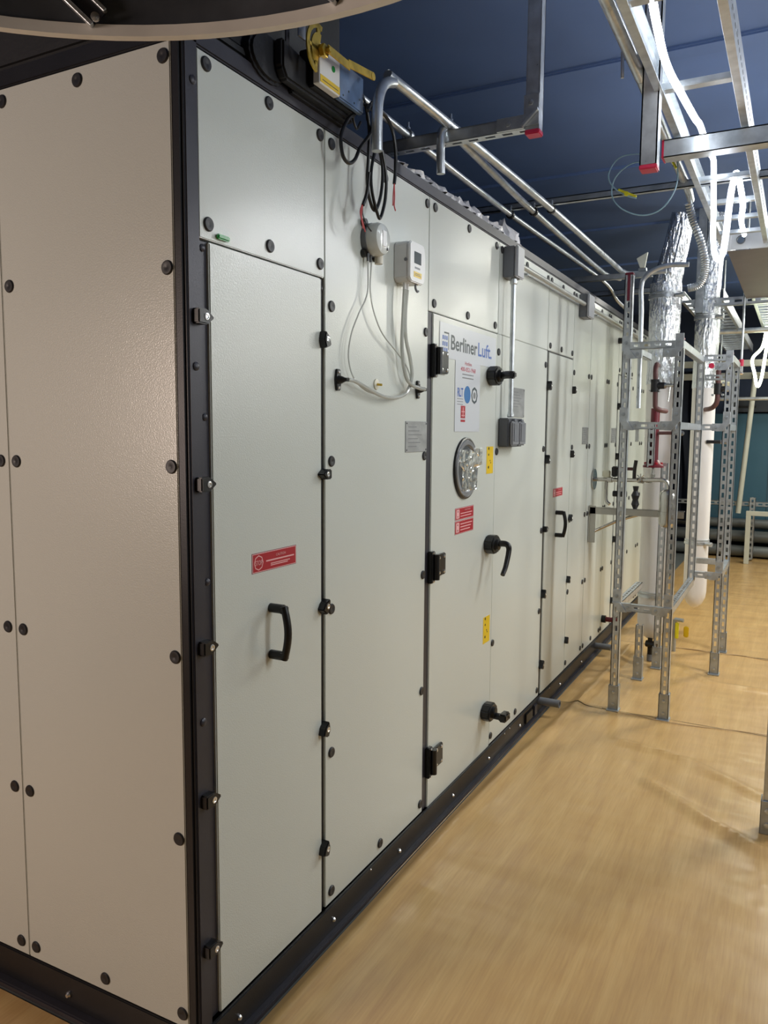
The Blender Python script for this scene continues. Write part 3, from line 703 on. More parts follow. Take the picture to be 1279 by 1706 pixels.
for pts, mm in (([P(.700, 2.264), P(.688, 2.24), P(.700, 2.21), P(.705, 2.196)], WIRER), ([P(.700, 2.264), P(.696, 2.23), P(.712, 2.20), P(.718, 2.19)], WIRER), ([P(.702, 2.264), P(.704, 2.235), P(.728, 2.212), P(.755, 2.20)], BLACK),
                ([P(.905, 2.38), P(.899, 2.345), P(.897, 2.31)], WIRER), ([P(.905, 2.38), P(.908, 2.34), P(.906, 2.312), P(.915, 2.298)], WIRER)):
    MB().tube(pts, .0022, mm, 6).build('bare_wire', cb)

# crumpled clear wrapping on the unit's roof edge
t = bmesh.new(); g = []; na, nb = 90, 9
for i in range(na+1):
    u = i/na; y = 1.07+1.35*u; row = []
    hgt = .02+.045*math.sin(PI*min(1, u*1.05))**.7+(.075 if .86 < u < .99 else 0)
    for j in range(nb+1):
        v = j/nb; a = PI*v
        rr = 1+.45*noise.noise(Vector((u*30, v*7, 1)))+.25*noise.noise(Vector((u*70, v*12, 4)))
        row.append(t.verts.new((-.09+.075*math.cos(a)*-1*rr, y+.02*noise.noise(Vector((u*20, v*5, 7))), ZT+.05+hgt*math.sin(a)*rr*.75+.004)))
    g.append(row)
for i in range(na):
    for j in range(nb): t.faces.new((g[i][j], g[i][j+1], g[i+1][j+1], g[i+1][j]))
m = MB(); m.merge(t, FILMW); tag(m.build('plastic_wrap'), 'crumpled whitish plastic wrapping lying along the roof edge of the unit', 'plastic wrap')
m = MB().prism([Vector((-.02, 6.0, ZT+.05)), Vector((-.02, 6.35, ZT+.05)), Vector((-.02, 6.3, ZT+.2)), Vector((-.02, 6.1, ZT+.13))], (-.1, 0, 0), FILMW, .02)

# ================================================================= ROUND DUCT OVERHEAD
RC, RR, RZ = (.597, -1.0755), .807, 2.25
rd = thing('round_duct', 'large round black duct hanging open end down with a pale rim, at the top left', 'duct', (RC[0], RC[1], RZ))
MB().lathe_open((RC[0], RC[1], RZ), Z_, [(.0, RR-.004), (.0, RR+.004), (ZC-RZ, RR+.004), (ZC-RZ, RR-.004), (0, RR-.004)], DUCTIN, 96).build('duct_shell', rd)
MB().lathe_open((RC[0], RC[1], RZ), Z_, [(-.004, RR-.010), (-.004, RR+.006), (.014, RR+.006), (.014, RR-.010), (-.004, RR-.010)], RIM, 96).build('rim', rd)
MB().lathe((RC[0], RC[1], RZ+.35), Z_, [(0, RR-.006), (.01, RR-.006)], DUCTIN, 64).build('baffle', rd)
for a, tl in ((128, .9), (98, .9)):
    aa = math.radians(a); c = Vector((RC[0]+(RR-.02)*math.cos(aa), RC[1]+(RR-.02)*math.sin(aa), RZ+.10)); tan = Vector((-math.sin(aa), math.cos(aa), 0)); rad = Vector((math.cos(aa), math.sin(aa), 0))
    d = (-tan*tl+Z_*-.8).normalized(); s2 = rad.cross(d)
    m = MB()
    for k in (-.016, .016): m.obox(c+s2*k, (.24, .007, .012), (d, s2, rad), ZINC, .001)
    m.obox(c+rad*.004, (.24, .03, .003), (d, s2, rad), FRAMEG)
    m.build('stiffener_strap', rd)
    MB().lathe(c-tan*.085+Vector((0, 0, -.082))-rad*.006, -rad, [(0, .007), (.006, .007), (.008, .003)], CHROME, 12).build('strap_bolt', rd)

# ================================================================= OVERHEAD CONDUITS AND HANGERS
CZ = 2.64
conduit([(.13, .66, 2.392), (.13, .66, 2.49), (.129, .672, 2.545), (.125, .71, 2.592), (.118, .78, 2.625), (.115, .88, CZ), (.150, 2.2, CZ), (.16, 3.7, CZ), (.165, 3.95, CZ), (.21, 4.05, CZ), (.42, 4.06, CZ)], .0155, 'silver conduit with a downturned end nearest the damper cables, highest of the overhead three', True)
conduit([(.105, 1.165, 2.475), (.105, 1.160, 2.58), (.105, 1.18, 2.625), (.103, 1.235, CZ+.002), (.10, 1.4, CZ), (.065, 2.3, CZ), (.045, 3.9, CZ), (.1, 4.2, CZ)], .0145, 'silver conduit with a downturned end just past the slotted cross bar', True)
conduit([(-.035, .72, CZ), (-.045, 1.3, CZ), (-.050, 2.4, CZ), (-.02, 4.2, CZ), (.02, 4.5, 2.55), (.06, 4.8, 2.5)], .0125, 'silver straight overhead conduit nearest the unit roof', True)
hg = thing('hanger_bracket', 'galvanised strut hanger holding the near ends of the overhead conduits, with red cap', 'hanger', (.41, 1.2, 2.6))
strut(MB(), (-.13, 1.20, 2.600), (.395, 1.20, 2.600), (0, 0, -1), .041, ZINC, pitch=.06).build('cross_bar', hg)
strut(MB(), (.418, 1.20, 2.57), (.418, 1.20, ZC-.002), (1, 0, 0), .045, ZINC, slots=False).build('drop_rod', hg)
m = MB().box((.394, 1.176, 2.560), (.442, 1.224, 2.577), MAGENTA, .003); m.build('end_cap', hg)
m = MB().prism([Vector((.392, 1.174, 2.585)), Vector((.392, 1.174, 2.68)), Vector((.442, 1.174, 2.68)), Vector((.442, 1.174, 2.585))], (0, -.004, 0), ZINC)
m.box((.30, 1.170, 2.58), (.392, 1.178, 2.622), ZINC, .001).prism([Vector((.392, 1.168, 2.58)), Vector((.442, 1.168, 2.625)), Vector((.442, 1.168, 2.632)), Vector((.385, 1.168, 2.585))], (0, -.012, 0), ZINC)
m.lathe((.34, 1.170, 2.60), (0, -1, 0), [(0, .009), (.003, .009), (.004, .004)], ZINC, 6).lathe((.415, 1.170, 2.655), (0, -1, 0), [(0, .009), (.003, .009), (.004, .004)], ZINC, 6); m.build('corner_bracket', hg)
for x in (.118, -.045):
    m = MB(); m.ring((x, 1.205, CZ), Y_, .016, .020, .02, ZINC, 18); m.lathe((x+.0, 1.215, CZ+.022), Z_, [(0, .008), (.006, .008), (.006, .004), (.024, .004)], ZINC, 8); m.build('pipe_clamp', hg)
hg2 = thing('cross_rail', 'galvanised cross rail carrying the three conduits farther back under the ceiling', 'rail', (.2, 2.36, CZ))
strut(MB(), (-.6, 2.36, 2.668+.01), (1.3, 2.36, 2.668+.01), (0, -1, 0), .030, ZINCD, slots=False).build('cross_bar', hg2)
for x in (.150, .065, -.050):
    m = MB(); m.ring((x, 2.335, CZ), Y_, .015, .020, .018, BLACK, 16).box((x-.008, 2.33, CZ+.012), (x+.008, 2.36, CZ+.04), ZINCD, .002); m.build('pipe_clamp', hg2)
for y, lb in ((3.9, 'galvanised cross rail under the ceiling, nearer of the two behind the clamped one'), (4.5, 'galvanised cross rail under the ceiling, farthest, beside the black-capped post top')):
    o = strut(MB(), (-1.2, y, 2.60), (.36, y, 2.60), (0, -1, 0), .035, ZINCD, slots=False).build('cross_rail'); tag(o, lb, 'rail')

# ================================================================= CABLE TRAYS
def ladder_tray(x0, x1, y0, y1, z, rungs, label, h=.09, loc=None, slotted_rail=True):
    tr = thing('cable_tray', label, 'cable tray', (x0, (y0+y1)/2, z))
    for x, d in ((x0, 1), (x1, -1)):
        m = MB(); m.box((x-.0015, y0, z), (x+.0015, y1, z+h), ZINC)
        m.box((min(x, x+d*.022), y0, z), (max(x, x+d*.022), y1, z+.003), ZINC, .0005).box((min(x, x+d*.016), y0, z+h-.003), (max(x, x+d*.016), y1, z+h), ZINC)
        if slotted_rail:
            yy = y0+.03
            while yy < min(y1, 3.2)-.03:
                m.box((x-.0025, yy, z+.035), (x+.0025, yy+.022, z+.041), INKG); yy += .05
        m.build('side_rail', tr)
    for y in rungs:
        m = MB().box((x0+.002, y-.016, z+.006), (x1-.002, y+.016, z+.009), ZINC).box((x0+.002, y-.018, z+.009), (x1-.002, y-.013, z+.024), ZINC).box((x0+.002, y+.013, z+.009), (x1-.002, y+.018, z+.024), ZINC)
        m.build('rung', tr)
    return tr
ladder_tray(.797, 1.030, -.24, 3.42, 2.62, [-.1, .25, .66, 1.21, 1.77, 2.18, 2.55, 2.85, 3.15], 'bright ladder cable tray overhead with a glowing light rope lying in it')
hs = thing('tray_support', 'horizontal strut under the near cable tray with a red end cap', 'strut', (.95, 1.6, 2.58))
strut(MB(), (.765, 1.615, 2.585), (1.75, 1.615, 2.585), (0, -1, 0), .06, ZINC, slots=False).build('support_bar', hs)
MB().box((.757, 1.583, 2.553), (.766, 1.647, 2.617), MAGENTA, .003).build('end_cap', hs)
hs = thing('tray_hanger', 'vertical galvanised strut with a red bottom cap left of the near cable tray', 'strut', (.73, 1.5, 2.5))
strut(MB(), (.785, 1.20, 2.412), (.785, 1.20, ZC-.002), (0, -1, 0), .050, ZINC, slots=False).build('drop_rod', hs)
MB().box((.759, 1.174, 2.398), (.811, 1.226, 2.413), MAGENTA, .003).build('end_cap', hs)
m = MB().lathe((.765, 1.165, 2.742), (-1, 0, 0), [(0, .010), (.02, .010), (.02, .005), (.055, .005)], ZINC, 10).tube([(.705, 1.165, 2.765), (.700, 1.165, 2.745), (.702, 1.165, 2.672)], .005, ZINC, 8, False).box((.75, 1.150, 2.722), (.785, 1.178, 2.752), ZINC, .003); m.build('beam_clamp', hs)
# solid closed section past the ladder
tb = thing('cable_trunking', 'closed cable trunking with brown-grey underside and a round hole in its pale end', 'trunking', (1.0, 4.3, 2.6))
MB().box((.83, 3.44, 2.600), (1.30, 5.15, 2.603), TRAYBOT).box((.83, 3.44, 2.603), (.835, 5.15, 2.70), ZINC).box((1.295, 3.44, 2.603), (1.30, 5.15, 2.70), ZINC).build('tray_body', tb)
t = MB(); ring_n = 24
hy, hz, hr = 3.44, 2.655, .020
# end plate with a real hole
bmt = bmesh.new(); cx = .895
outer = []; inner = []
for k in range(ring_n):
    a = 2*PI*k/ring_n; ca, sa = math.cos(a), math.sin(a); sc = .05/max(abs(ca), abs(sa))
    outer.append(bmt.verts.new((cx+ca*sc, hy-.004, hz+sa*sc))); inner.append(bmt.verts.new((cx+ca*hr, hy-.004, hz+sa*hr)))
outer2 = [bmt.verts.new(v.co+Vector((0, .004, 0))) for v in outer]; inner2 = [bmt.verts.new(v.co+Vector((0, .004, 0))) for v in inner]
for A_, B_ in ((outer, inner), (inner, inner2), (inner2, outer2), (outer2, outer)):
    for k in range(ring_n): bmt.faces.new((A_[k], A_[(k+1) % ring_n], B_[(k+1) % ring_n], B_[k]))
t.merge(bmt, WHITE); t.box((cx+.05, hy-.006, 2.602), (1.30, hy, 2.705), WHITE, .001).box((.825, hy-.006, 2.600), (cx-.0499, hy, 2.705), WHITE, .001).build('end_plate', tb)
MB().lathe_open((cx, hy-.012, hz), Y_, [(0, hr+.003), (.01, hr+.003), (.01, hr-.002), (0, hr-.002), (0, hr+.003)], GREYBOX, 20).build('grommet', tb)
ladder_tray(.36, .66, 5.3, 9.6, 2.62, [5.35+.22*k for k in range(19)], 'ladder cable tray far back on the left, behind the foil-wrapped columns', slotted_rail=False)
ladder_tray(.86, 1.5, 5.2, 9.6, 2.62, [5.25+.16*k for k in range(26)], 'wide ladder cable tray far back on the right, past the closed trunking', slotted_rail=False)
conduit([(.35, 6.9, 2.57), (2.4, 6.9, 2.57)], .026, 'thick horizontal silver pipe crossing beneath the two far cable trays')
o = strut(MB(), (.45, 5.25, 2.60), (1.2, 5.25, 2.60), (0, -1, 0), .06, ZINC, pitch=.09).build('tray_support'); tag(o, 'slotted strut across the start of the two far cable trays', 'strut')
o = strut(MB(), (.50, 5.2, 2.52), (.50, 5.2, ZC-.002), (0, -1, 0), .055, ZINCD, slots=False).build('tray_hanger'); tag(o, 'vertical strut beside the second foil-wrapped column, holding the far trays', 'strut')
# conduit alongside the tray and flexible end
conduit([(.742, -.22, 2.70), (.742, .6, 2.70), (.741, 1.25, 2.70)], .019, 'thick silver conduit left of the near cable tray, nearest length')
MB_ = MB().lathe((.731, 2.03, 2.700), Y_, [(0, .017), (.004, .021), (.05, .021), (.054, .017)], ZINC, 16)
m = MB().tube([(.741, 1.255, 2.70), (.735, 1.70, 2.70), (.731, 2.2, 2.70), (.73, 2.5, 2.70), (.700, 2.86, 2.745)], .018, ZINC, 14)
bb = m.build('conduit'); tag(bb, 'thick silver conduit continuing left of the near tray towards the flexible hose', 'conduit')
tag(MB_.build('conduit_coupling'), 'silver coupling sleeve on the thick conduit left of the near tray', 'coupling')
FP = catmull([Vector(p) for p in ((.690, 2.86, 2.73), (.712, 2.9, 2.646), (.752, 2.9, 2.545), (.775, 2.9, 2.45), (.772, 2.9, 2.38), (.745, 2.9, 2.335), (.700, 2.9, 2.325))], False, 14)
t = bmesh.new(); rings = []; up = None
for k, p in enumerate(FP):
    d = (FP[min(k+1, len(FP)-1)]-FP[max(k-1, 0)]).normalized()
    if up is None: _, s, up = frame_of(d)
    else: s = d.cross(up).normalized(); up = s.cross(d).normalized()
    r = .0165 if k % 2 else .0205
    rings.append([t.verts.new(p+(s*math.cos(2*PI*j/12)+up*math.sin(2*PI*j/12))*r) for j in range(12)])
for A, B in zip(rings, rings[1:]):
    for j in range(12): t.faces.new((A[j], A[(j+1) % 12], B[(j+1) % 12], B[j]))
m = MB(); m.merge(t, ZINC); tag(m.build('flexible_conduit'), 'ribbed flexible silver conduit curling down beside the bright light rope', 'conduit')
# light rope
rp = thing('led_rope', 'bright white light rope lying in the near cable tray and hanging in a loop', 'light rope', (.88, 1.5, 2.6))
MB().tube([(.875, -.2, 2.66), (.880, .30, 2.66), (.872, .60, 2.640), (.862, .78, 2.628), (.853, .95, 2.626), (.853, 1.08, 2.626), (.862, 1.24, 2.627), (.876, 1.48, 2.632), (.880, 1.60, 2.645), (.875, 1.9, 2.66), (.872, 2.12, 2.69), (.870, 2.19, 2.62), (.874, 2.2, 2.50), (.876, 2.2, 2.42), (.884, 2.2, 2.345), (.902, 2.2, 2.312), (.918, 2.2, 2.335)], .0105, ROPE, 10).build('lit_tube', rp)
MB().tube([(.918, 2.2, 2.335), (.926, 2.2, 2.42), (.932, 2.2, 2.52), (.938, 2.2, 2.590)], .013, ROPEOFF, 10).build('rope_sleeve', rp)
MB().tube([(.938, 2.2, 2.590), (.950, 2.215, 2.655), (.962, 2.25, 2.63), (.962, 2.5, 2.60), (.93, 2.9, 2.63), (.92, 3.3, 2.65)], .012, ROPE, 10).build('lit_tube', rp)
rp2 = thing('led_rope', 'yellow-white light rope hanging in a narrow loop from the far right tray', 'light rope', (1.05, 7.0, 2.2))
MB().tube([(.91, 6.98, 2.61), (.88, 6.98, 2.42), (.80, 6.98, 2.31), (.825, 6.98, 2.17), (.855, 6.98, 2.05), (.885, 6.98, 2.12), (.905, 6.98, 2.30), (.93, 6.98, 2.60)], .014, ROPED, 8).build('lit_tube', rp2)
# pale wire loop with yellow ties
wl = thing('wire_coil', 'thin pale blue wire coiled in a loop with yellow ties, hanging by the conduit', 'wire', (.6, 2.0, 2.6))
MB().tube([(.755, 1.93, 2.66), (.70, 2.0, 2.69), (.62, 2.0, 2.715), (.53, 2.0, 2.715), (.487, 2.0, 2.66), (.50, 2.0, 2.61), (.553, 2.0, 2.565), (.60, 2.0, 2.545)], .0028, WIREB, 6).build('wire_strand', wl)
MB().tube([(.66, 2.0, 2.675), (.58, 2.0, 2.685), (.515, 2.0, 2.64), (.502, 2.0, 2.57), (.545, 2.0, 2.51), (.627, 2.0, 2.475), (.70, 2.0, 2.492), (.748, 2.0, 2.56), (.755, 2.0, 2.64), (.745, 1.99, 2.69)], .0028, WIREB, 6).build('wire_strand', wl)
for p, q_ in (((.528, 2.0, 2.588), (.60, 2.0, 2.552)), ((.738, 1.98, 2.66), (.752, 1.98, 2.635))): MB().tube([p, q_], .005, YELB, 6, False).build('yellow_tie', wl)
MB().lathe((.562, 1.992, 2.566), (0, -1, 0), [(-.004, .009), (.004, .009)], YELB, 10).build('yellow_tie', wl)

# ================================================================= STRUT FRAME WITH THE TWO COLUMNS
fr = thing('strut_rack', 'free-standing galvanised slotted strut rack around the two tall white columns', 'strut frame', (.55, 3.6, 0))
SZ = .044
def post(x, y, z0, z1, n=(0, -1, 0), both=True, foot=True, m=ZINC):
    strut(MB(), (x, y, z0), (x, y, z1), n, SZ, m, both=both, pitch=.055).build('post', fr)
    if foot:
        h = SZ/2+.006
        f = MB().box((x-h, y-h, .002), (x+h, y-h+.005, .15), ZINCD, .001).box((x-h, y-h, .002), (x-h+.005, y+h, .15), ZINCD, .001).box((x+h-.005, y-h, .002), (x+h, y+h, .15), ZINCD, .001)
        f.box((x-h-.006, y-h-.02, .0), (x+h+.006, y+h, .008), ZINCD, .001)
        for z in (.04, .11): f.lathe((x, y-h, z), (0, -1, 0), [(0, .009), (.004, .009), (.006, .003)], ZINC, 6)
        f.build('foot_bracket', fr)
post(.365, 3.156, .01, 2.46, both=False); post(.645, 3.135, .01, 2.09, both=False)
post(.645, 4.17, .62, 2.09, both=False, foot=False); post(.815, 4.173, .01, 2.10); post(.815, 4.783, .01, 2.10, both=False)
post(.384, 3.82, .01, .36, both=False); post(.453, 4.13, .01, 1.40, both=False)
post(.384, 3.98, 1.38, 1.66, both=False, foot=False)
def bar(a, b, n, **k): strut(MB(), a, b, n, SZ*.9, ZINC, pitch=.055, **k).build('cross_bar', fr)
h = SZ/2
for z in (.615, 1.640, 2.075):
    bar((.365+h, 3.142, z), (.645-h, 3.135, z), (0, -1, 0))
    bar((.645, 3.135+h, z), (.645, 4.17-h, z), (0, 0, -1) if z > 1 else (0, 0, 1))
bar((.365, 3.156+h, .615), (.365, 3.85, .615), (0, 0, 1)); bar((.365, 3.156+h, 2.075), (.365, 3.85, 2.075), (0, 0, -1))
for z in (.665, 1.640, 2.085):
    bar((.645+h, 4.165, z), (.815-h, 4.165, z), (0, -1, 0))
    bar((.815, 4.173+h, z), (.815, 4.783-h, z), (1, 0, 0), slots=False)
bar((.60, 4.78, .665), (.815-h, 4.78, .665), (0, -1, 0), slots=False)
bar((.60, 4.78, 2.0), (.815-h, 4.78, 2.0), (0, -1, 0))
def bracket(x, y, z, sx, gus=True):
    f = y-h-.004; m = MB()
    m.box((x-h, f-.003, z+.02), (x+h, f+.003, z+.10), ZINC, .001)
    m.box((min(x, x+sx*.085), f-.003, z-.024), (max(x, x+sx*.085), f+.003, z+.024), ZINC, .001)
    if gus: m.prism([Vector((x-sx*h, f-.006, z+.026)), Vector((x+sx*h, f-.006, z+.026)), Vector((x+sx*.06, f-.006, z-.026)), Vector((x+sx*.02, f-.006, z-.026))], (0, -.010, 0), ZINC)
    for p in ((x, z+.062), (x+sx*.062, z)): m.lathe((p[0], f-.003, p[1]), (0, -1, 0), [(0, .011), (.003, .011), (.004, .005)], ZINCD, 6)
    m.build('corner_bracket', fr)
for z in (.615, 1.640, 2.03): bracket(.365, 3.15, z, 1); bracket(.645, 3.135, z, -1)
for z in (.665, 1.640): bracket(.815, 4.173, z, -1)
bracket(.815, 4.173, 2.03, -1)
for p in ((.365, 3.156, 2.46), (.645, 3.135, 2.095), (.815, 4.173, 2.105)):
    MB().box((p[0]-h, p[1]-h, p[2]-(.14 if p[2] > 2.3 else .01)), (p[0]+h*.6, p[1]-h+.003, p[2]), DKRED, .001).box((p[0]-h, p[1]-h, p[2]), (p[0]+h, p[1]+h, p[2]+.014), DKRED, .003).build('end_cap', fr)
tag(MB().box((.275, 3.885, 2.619), (.325, 3.915, 2.64), ZINCD, .002).prism([Vector((.285, 3.90, 2.64)), Vector((.315, 3.90, 2.64)), Vector((.33, 3.90, 2.735)), Vector((.262, 3.90, 2.70))], (0, -.02, 0), CREAM, .002).build('beam_clip'), 'small pale wedge clip standing on the cross rail above the dark-capped post', 'clip')
# second strut frame: single post at the right edge
tag(strut(MB(), (1.215, 2.02, .004), (1.215, 2.02, 2.56), (0, -1, 0), .058, ZINC, pitch=.058, both=True).box((1.178, 1.982, .001), (1.252, 1.987, .14), ZINCD, .002).box((1.178, 1.982, .0), (1.183, 2.05, .14), ZINCD, .002).lathe((1.205, 1.982, .10), (0, -1, 0), [(0, .012), (.004, .012), (.006, .004)], ZINC, 6).lathe((1.205, 1.982, .04), (0, -1, 0), [(0, .012), (.004, .012), (.006, .004)], ZINC, 6).build('strut_post'), 'slotted galvanised post standing on the wooden floor at the right edge', 'strut post')

def column(x, y, r, ztop, zfoil, zbot, label, bend):
    c = thing('insulated_column', label, 'column', (x, y, zbot))
    pf = [(zbot, .004), (zbot+.012, r*.35), (zbot+.04, r*.68), (zbot+.09, r*.93), (zbot+.14, r)]+[(zfoil+.02, r)]
    MB().lathe((x, y, 0), Z_, pf, VESW, 32).build('white_shell', c)
    k = int((ztop-zfoil)/.02); pf = [(zfoil+(ztop-zfoil)*i/k, r*1.03) for i in range(k+1)]
    MB().lathe((x, y, 0), Z_, pf, FOIL, 64, .005).build('foil_wrap', c)
    # crumpled taper over the start of the white part
    k = 14; pf = [(zfoil-.45+.46*i/k, r*1.012) for i in range(k+1)]
    return c
ca = column(.385, 4.30, .098, 2.60, 1.93, .15, 'nearer tall column, white below and wrapped in crinkled foil above', 0)
m = MB().lathe((.385, 4.30, 2.59), Vector((.22, -.1, 1)), [(0, .088), (.1, .086), (.24, .080), (.38, .076), (.46, .074)], FOIL, 48, .010); m.build('foil_bend', ca)
def band(x, y, z, r, par):
    m = MB().ring((x, y, z), Z_, r, r+.007, .022, ZINC, 32); m.ring((x, y, z+.03), Z_, r, r+.005, .010, ZINC, 32)
    m.lathe((x+r*.75, y-r*.8, z+.01), Vector((1, -.3, 0)), [(0, .012), (.04, .012), (.04, .018), (.055, .018)], ZINC, 10); m.build('clamp_band', par)
band(.385, 4.30, 2.50, .103, ca); band(.385, 4.30, .46, .099, ca); 
cb2 = column(.555, 5.30, .088, 2.62, 1.95, .20, 'farther tall column, white below and foil-wrapped above, behind the first', 0)
m = MB().lathe((.555, 5.30, 2.61), Vector((.05, 0, 1)), [(0, .080), (.2, .078), (.5, .078), (.66, .078)], FOIL, 40, .006); m.build('foil_bend', cb2)
band(.555, 5.30, 2.48, .093, cb2); band(.555, 5.30, .72, .089, cb2)
# pull_cord conduit on the frame
conduit([(.412, 3.30, 1.74), (.408, 3.30, 2.25), (.402, 3.30, 2.42), (.425, 3.30, 2.475), (.475, 3.30, 2.510), (.55, 3.30, 2.525), (.65, 3.30, 2.520)], .0135, 'silver conduit rising in the strut frame and arching right over the foil column', True)

# pipework in the frame --------------------------------------------------
vp = thing('valve_pipe', 'brown lagged pipe with a black ball valve and silver handle before the nearer column', 'valve', (.39, 3.95, 1.9))
MB().tube([(.375, 4.17, 2.05), (.385, 4.05, 2.045), (.389, 3.99, 2.00), (.392, 3.99, 1.93)], .016, COPPER, 12).build('pipe', vp)
MB().tube([(.392, 3.99, 1.93), (.395, 3.99, 1.80), (.400, 3.995, 1.765), (.425, 4.02, 1.748), (.440, 4.15, 1.745)], .016, COPPER, 12).build('pipe', vp)
m = MB().cyl((.391, 3.99, 1.865), (.391, 3.99, 1.945), .028, BLKLAG, 16).cyl((.41, 3.985, 1.905), (.45, 3.98, 1.905), .022, BLKLAG, 14)
for dz_ in (-.032, .032):
    for s in (-1, 1): m.cyl((.391+s*.03, 3.965, 1.905+dz_), (.391+s*.03, 4.01, 1.905+dz_), .005, ZINC, 8)
m.build('valve_body', vp)
m = MB().cyl((.45, 3.98, 1.905), (.515, 3.97, 1.905), .012, STEEL, 12).cyl((.45, 3.98, 1.905), (.46, 3.98, 1.905), .02, STEEL, 12).cyl((.486, 3.975, 1.90), (.478, 3.97, 1.80), .006, STEEL, 8).cyl((.51, 3.97, 1.905), (.52, 3.97, 1.905), .016, STEEL, 10); m.build('valve_handle', vp)
vr = thing('wine_red_pipe', 'wine red pipe standing on a red flanged hood in front of the nearer column', 'pipe', (.41, 4.0, 1.4))
MB().cyl((.395, 4.02, 1.41), (.395, 4.02, 1.76), .028, WINE, 20).build('pipe', vr)
m = MB().lathe((.395, 4.02, 1.375), Z_, [(0, .066), (.012, .066), (.030, .045), (.044, .036), (.05, .030)], WINE, 24)
for k in range(6): a = 2*PI*k/6; m.lathe((.395+.05*math.cos(a), 4.02+.05*math.sin(a), 1.395), Z_, [(0, .009), (.012, .009), (.014, .004)], RED, 6)
m.build('flange', vr)
MB().cyl((.42, 4.01, 1.60), (.53, 3.96, 1.60), .011, COPPER, 10).lathe((.53, 3.96, 1.60), Vector((1, -.45, 0)), [(0, .013), (.03, .016), (.05, .016), (.06, .010)], GALV, 12).build('side_branch', vr)
sp = thing('stainless_pipe', 'stainless pipe from the round wall flange to the small cylinder', 'pipe', (.25, 4.03, 1.28))
MB().lathe((.004, 4.05, 1.282), X_, [(0, .072), (.006, .072), (.007, .03)], STEEL, 32).build('wall_flange', sp)
MB().tube([(.01, 4.05, 1.282), (.2, 4.03, 1.284), (.33, 3.99, 1.290), (.44, 3.96, 1.296), (.485, 3.95, 1.292), (.505, 3.95, 1.265), (.507, 3.95, 1.235)], .0135, STEEL, 14).build('pipe', sp)
m = MB()
for x, r_ in ((.10, .02), (.18, .019), (.31, .022), (.36, .018)): m.cyl((x, 4.045-(x > .25)*.045, 1.283+.006*(x > .25)), (x+.03, 4.04-(x > .25)*.055, 1.283+.006*(x > .25)), r_, STEEL, 8)
m.build('pipe_coupling', sp)
MB().tube([(.09, 4.045, 1.27), (.09, 4.045, 1.20), (.095, 4.04, 1.14), (.12, 4.03, 1.115)], .011, STEEL, 10).build('drop_leg', sp)
MB().cyl((.395, 4.0, 1.30), (.395, 4.01, 1.375), .010, STEEL, 10).cyl((.395, 4.0, 1.31), (.395, 4.0, 1.33), .018, STEEL, 6).build('riser', sp)
m = MB()
for a in range(4): aa = PI*a/4; m.tube([(.325-.03*math.cos(aa), 3.975, 1.303-.03*math.sin(aa)), (.325+.03*math.cos(aa), 3.975, 1.303+.03*math.sin(aa))], .003, STEEL, 6, False)
m.build('hand_wheel', sp)
m = MB().box((.065, 4.025, 1.300), (.115, 4.065, 1.345), mat('ivory2', (212, 212, 190), .45), .006); m.build('sensor_head', sp)
m = MB().box((.13, 4.0, 1.305), (.165, 4.06, 1.375), BLACK, .006).box((.165, 4.01, 1.35), (.27, 4.05, 1.37), COPPER, .006).cyl((.18, 4.03, 1.30), (.18, 4.03, 1.35), .012, STEEL, 10); m.build('red_handled_valve', sp)
m = MB().cyl((.14, 4.03, 1.19), (.23, 4.03, 1.19), .020, BLKLAG, 12).cyl((.17, 4.03, 1.13), (.17, 4.03, 1.25), .008, STEEL, 8); m.build('lower_valve', sp)
m = MB().tube([(.285, 3.97, 1.30), (.287, 3.965, 1.36), (.295, 3.96, 1.42)], .012, BLACK, 8).lathe((.30, 3.96, 1.10), Z_, [(0, .012), (.03, .026), (.06, .018), (.09, .028), (.12, .014), (.15, .02)], BLKLAG, 14); m.build('black_lever', sp)
cy_ = thing('steam_trap', 'small stainless cylinder with rounded ends hanging behind the front right post', 'cylinder', (.512, 3.95, 1.1))
MB().lathe((.508, 3.95, .985), Z_, [(0, .01), (.008, .035), (.022, .050), (.04, .056), (.215, .056), (.235, .050), (.250, .035), (.256, .012)], STEEL, 32).build('body', cy_)
MB().ring((.508, 3.95, 1.075), Z_, .055, .060, .018, STEEL, 32).build('clamp_band', cy_)
bk = thing('wall_bracket', 'stainless triangular wall bracket shelf carrying the stainless pipework', 'bracket', (0, 3.95, 1.1))
MB().box((.003, 3.93, .86), (.012, 3.975, 1.11), STEEL, .001).box((.012, 3.93, .86), (.05, 3.934, 1.11), STEEL, .001).build('upright', bk)
MB().box((.012, 3.93, 1.095), (.61, 3.975, 1.101), STEEL, .001).box((.012, 3.93, 1.055), (.61, 3.934, 1.100), STEEL, .001).build('arm', bk)
MB().tube([(.02, 3.94, .925), (.20, 3.94, 1.02), (.33, 3.94, 1.065)], .010, STEEL, 4, False).build('brace', bk)
vb = thing('drain_valve', 'black drain valve and grey tail under the domed foot of the nearer column', 'valve', (.385, 4.25, .1))
MB().cyl((.385, 4.27, .04), (.385, 4.27, .17), .017, BLACK, 12).cyl((.36, 4.27, .125), (.43, 4.25, .125), .024, BLACK, 10).build('body', vb)
MB().cyl((.385, 4.27, .004), (.385, 4.27, .05), .019, GREYBOX, 12).build('tail', vb)
yv = thing('yellow_valve', 'small brass valve with yellow handles low on the floor right of the nearer column', 'valve', (.5, 4.6, .2))
MB().cyl((.50, 4.62, .0), (.50, 4.62, .24), .014, ZINCD, 10).cyl((.50, 4.62, .24), (.56, 4.6, .24), .014, ZINCD, 10).build('body', yv)
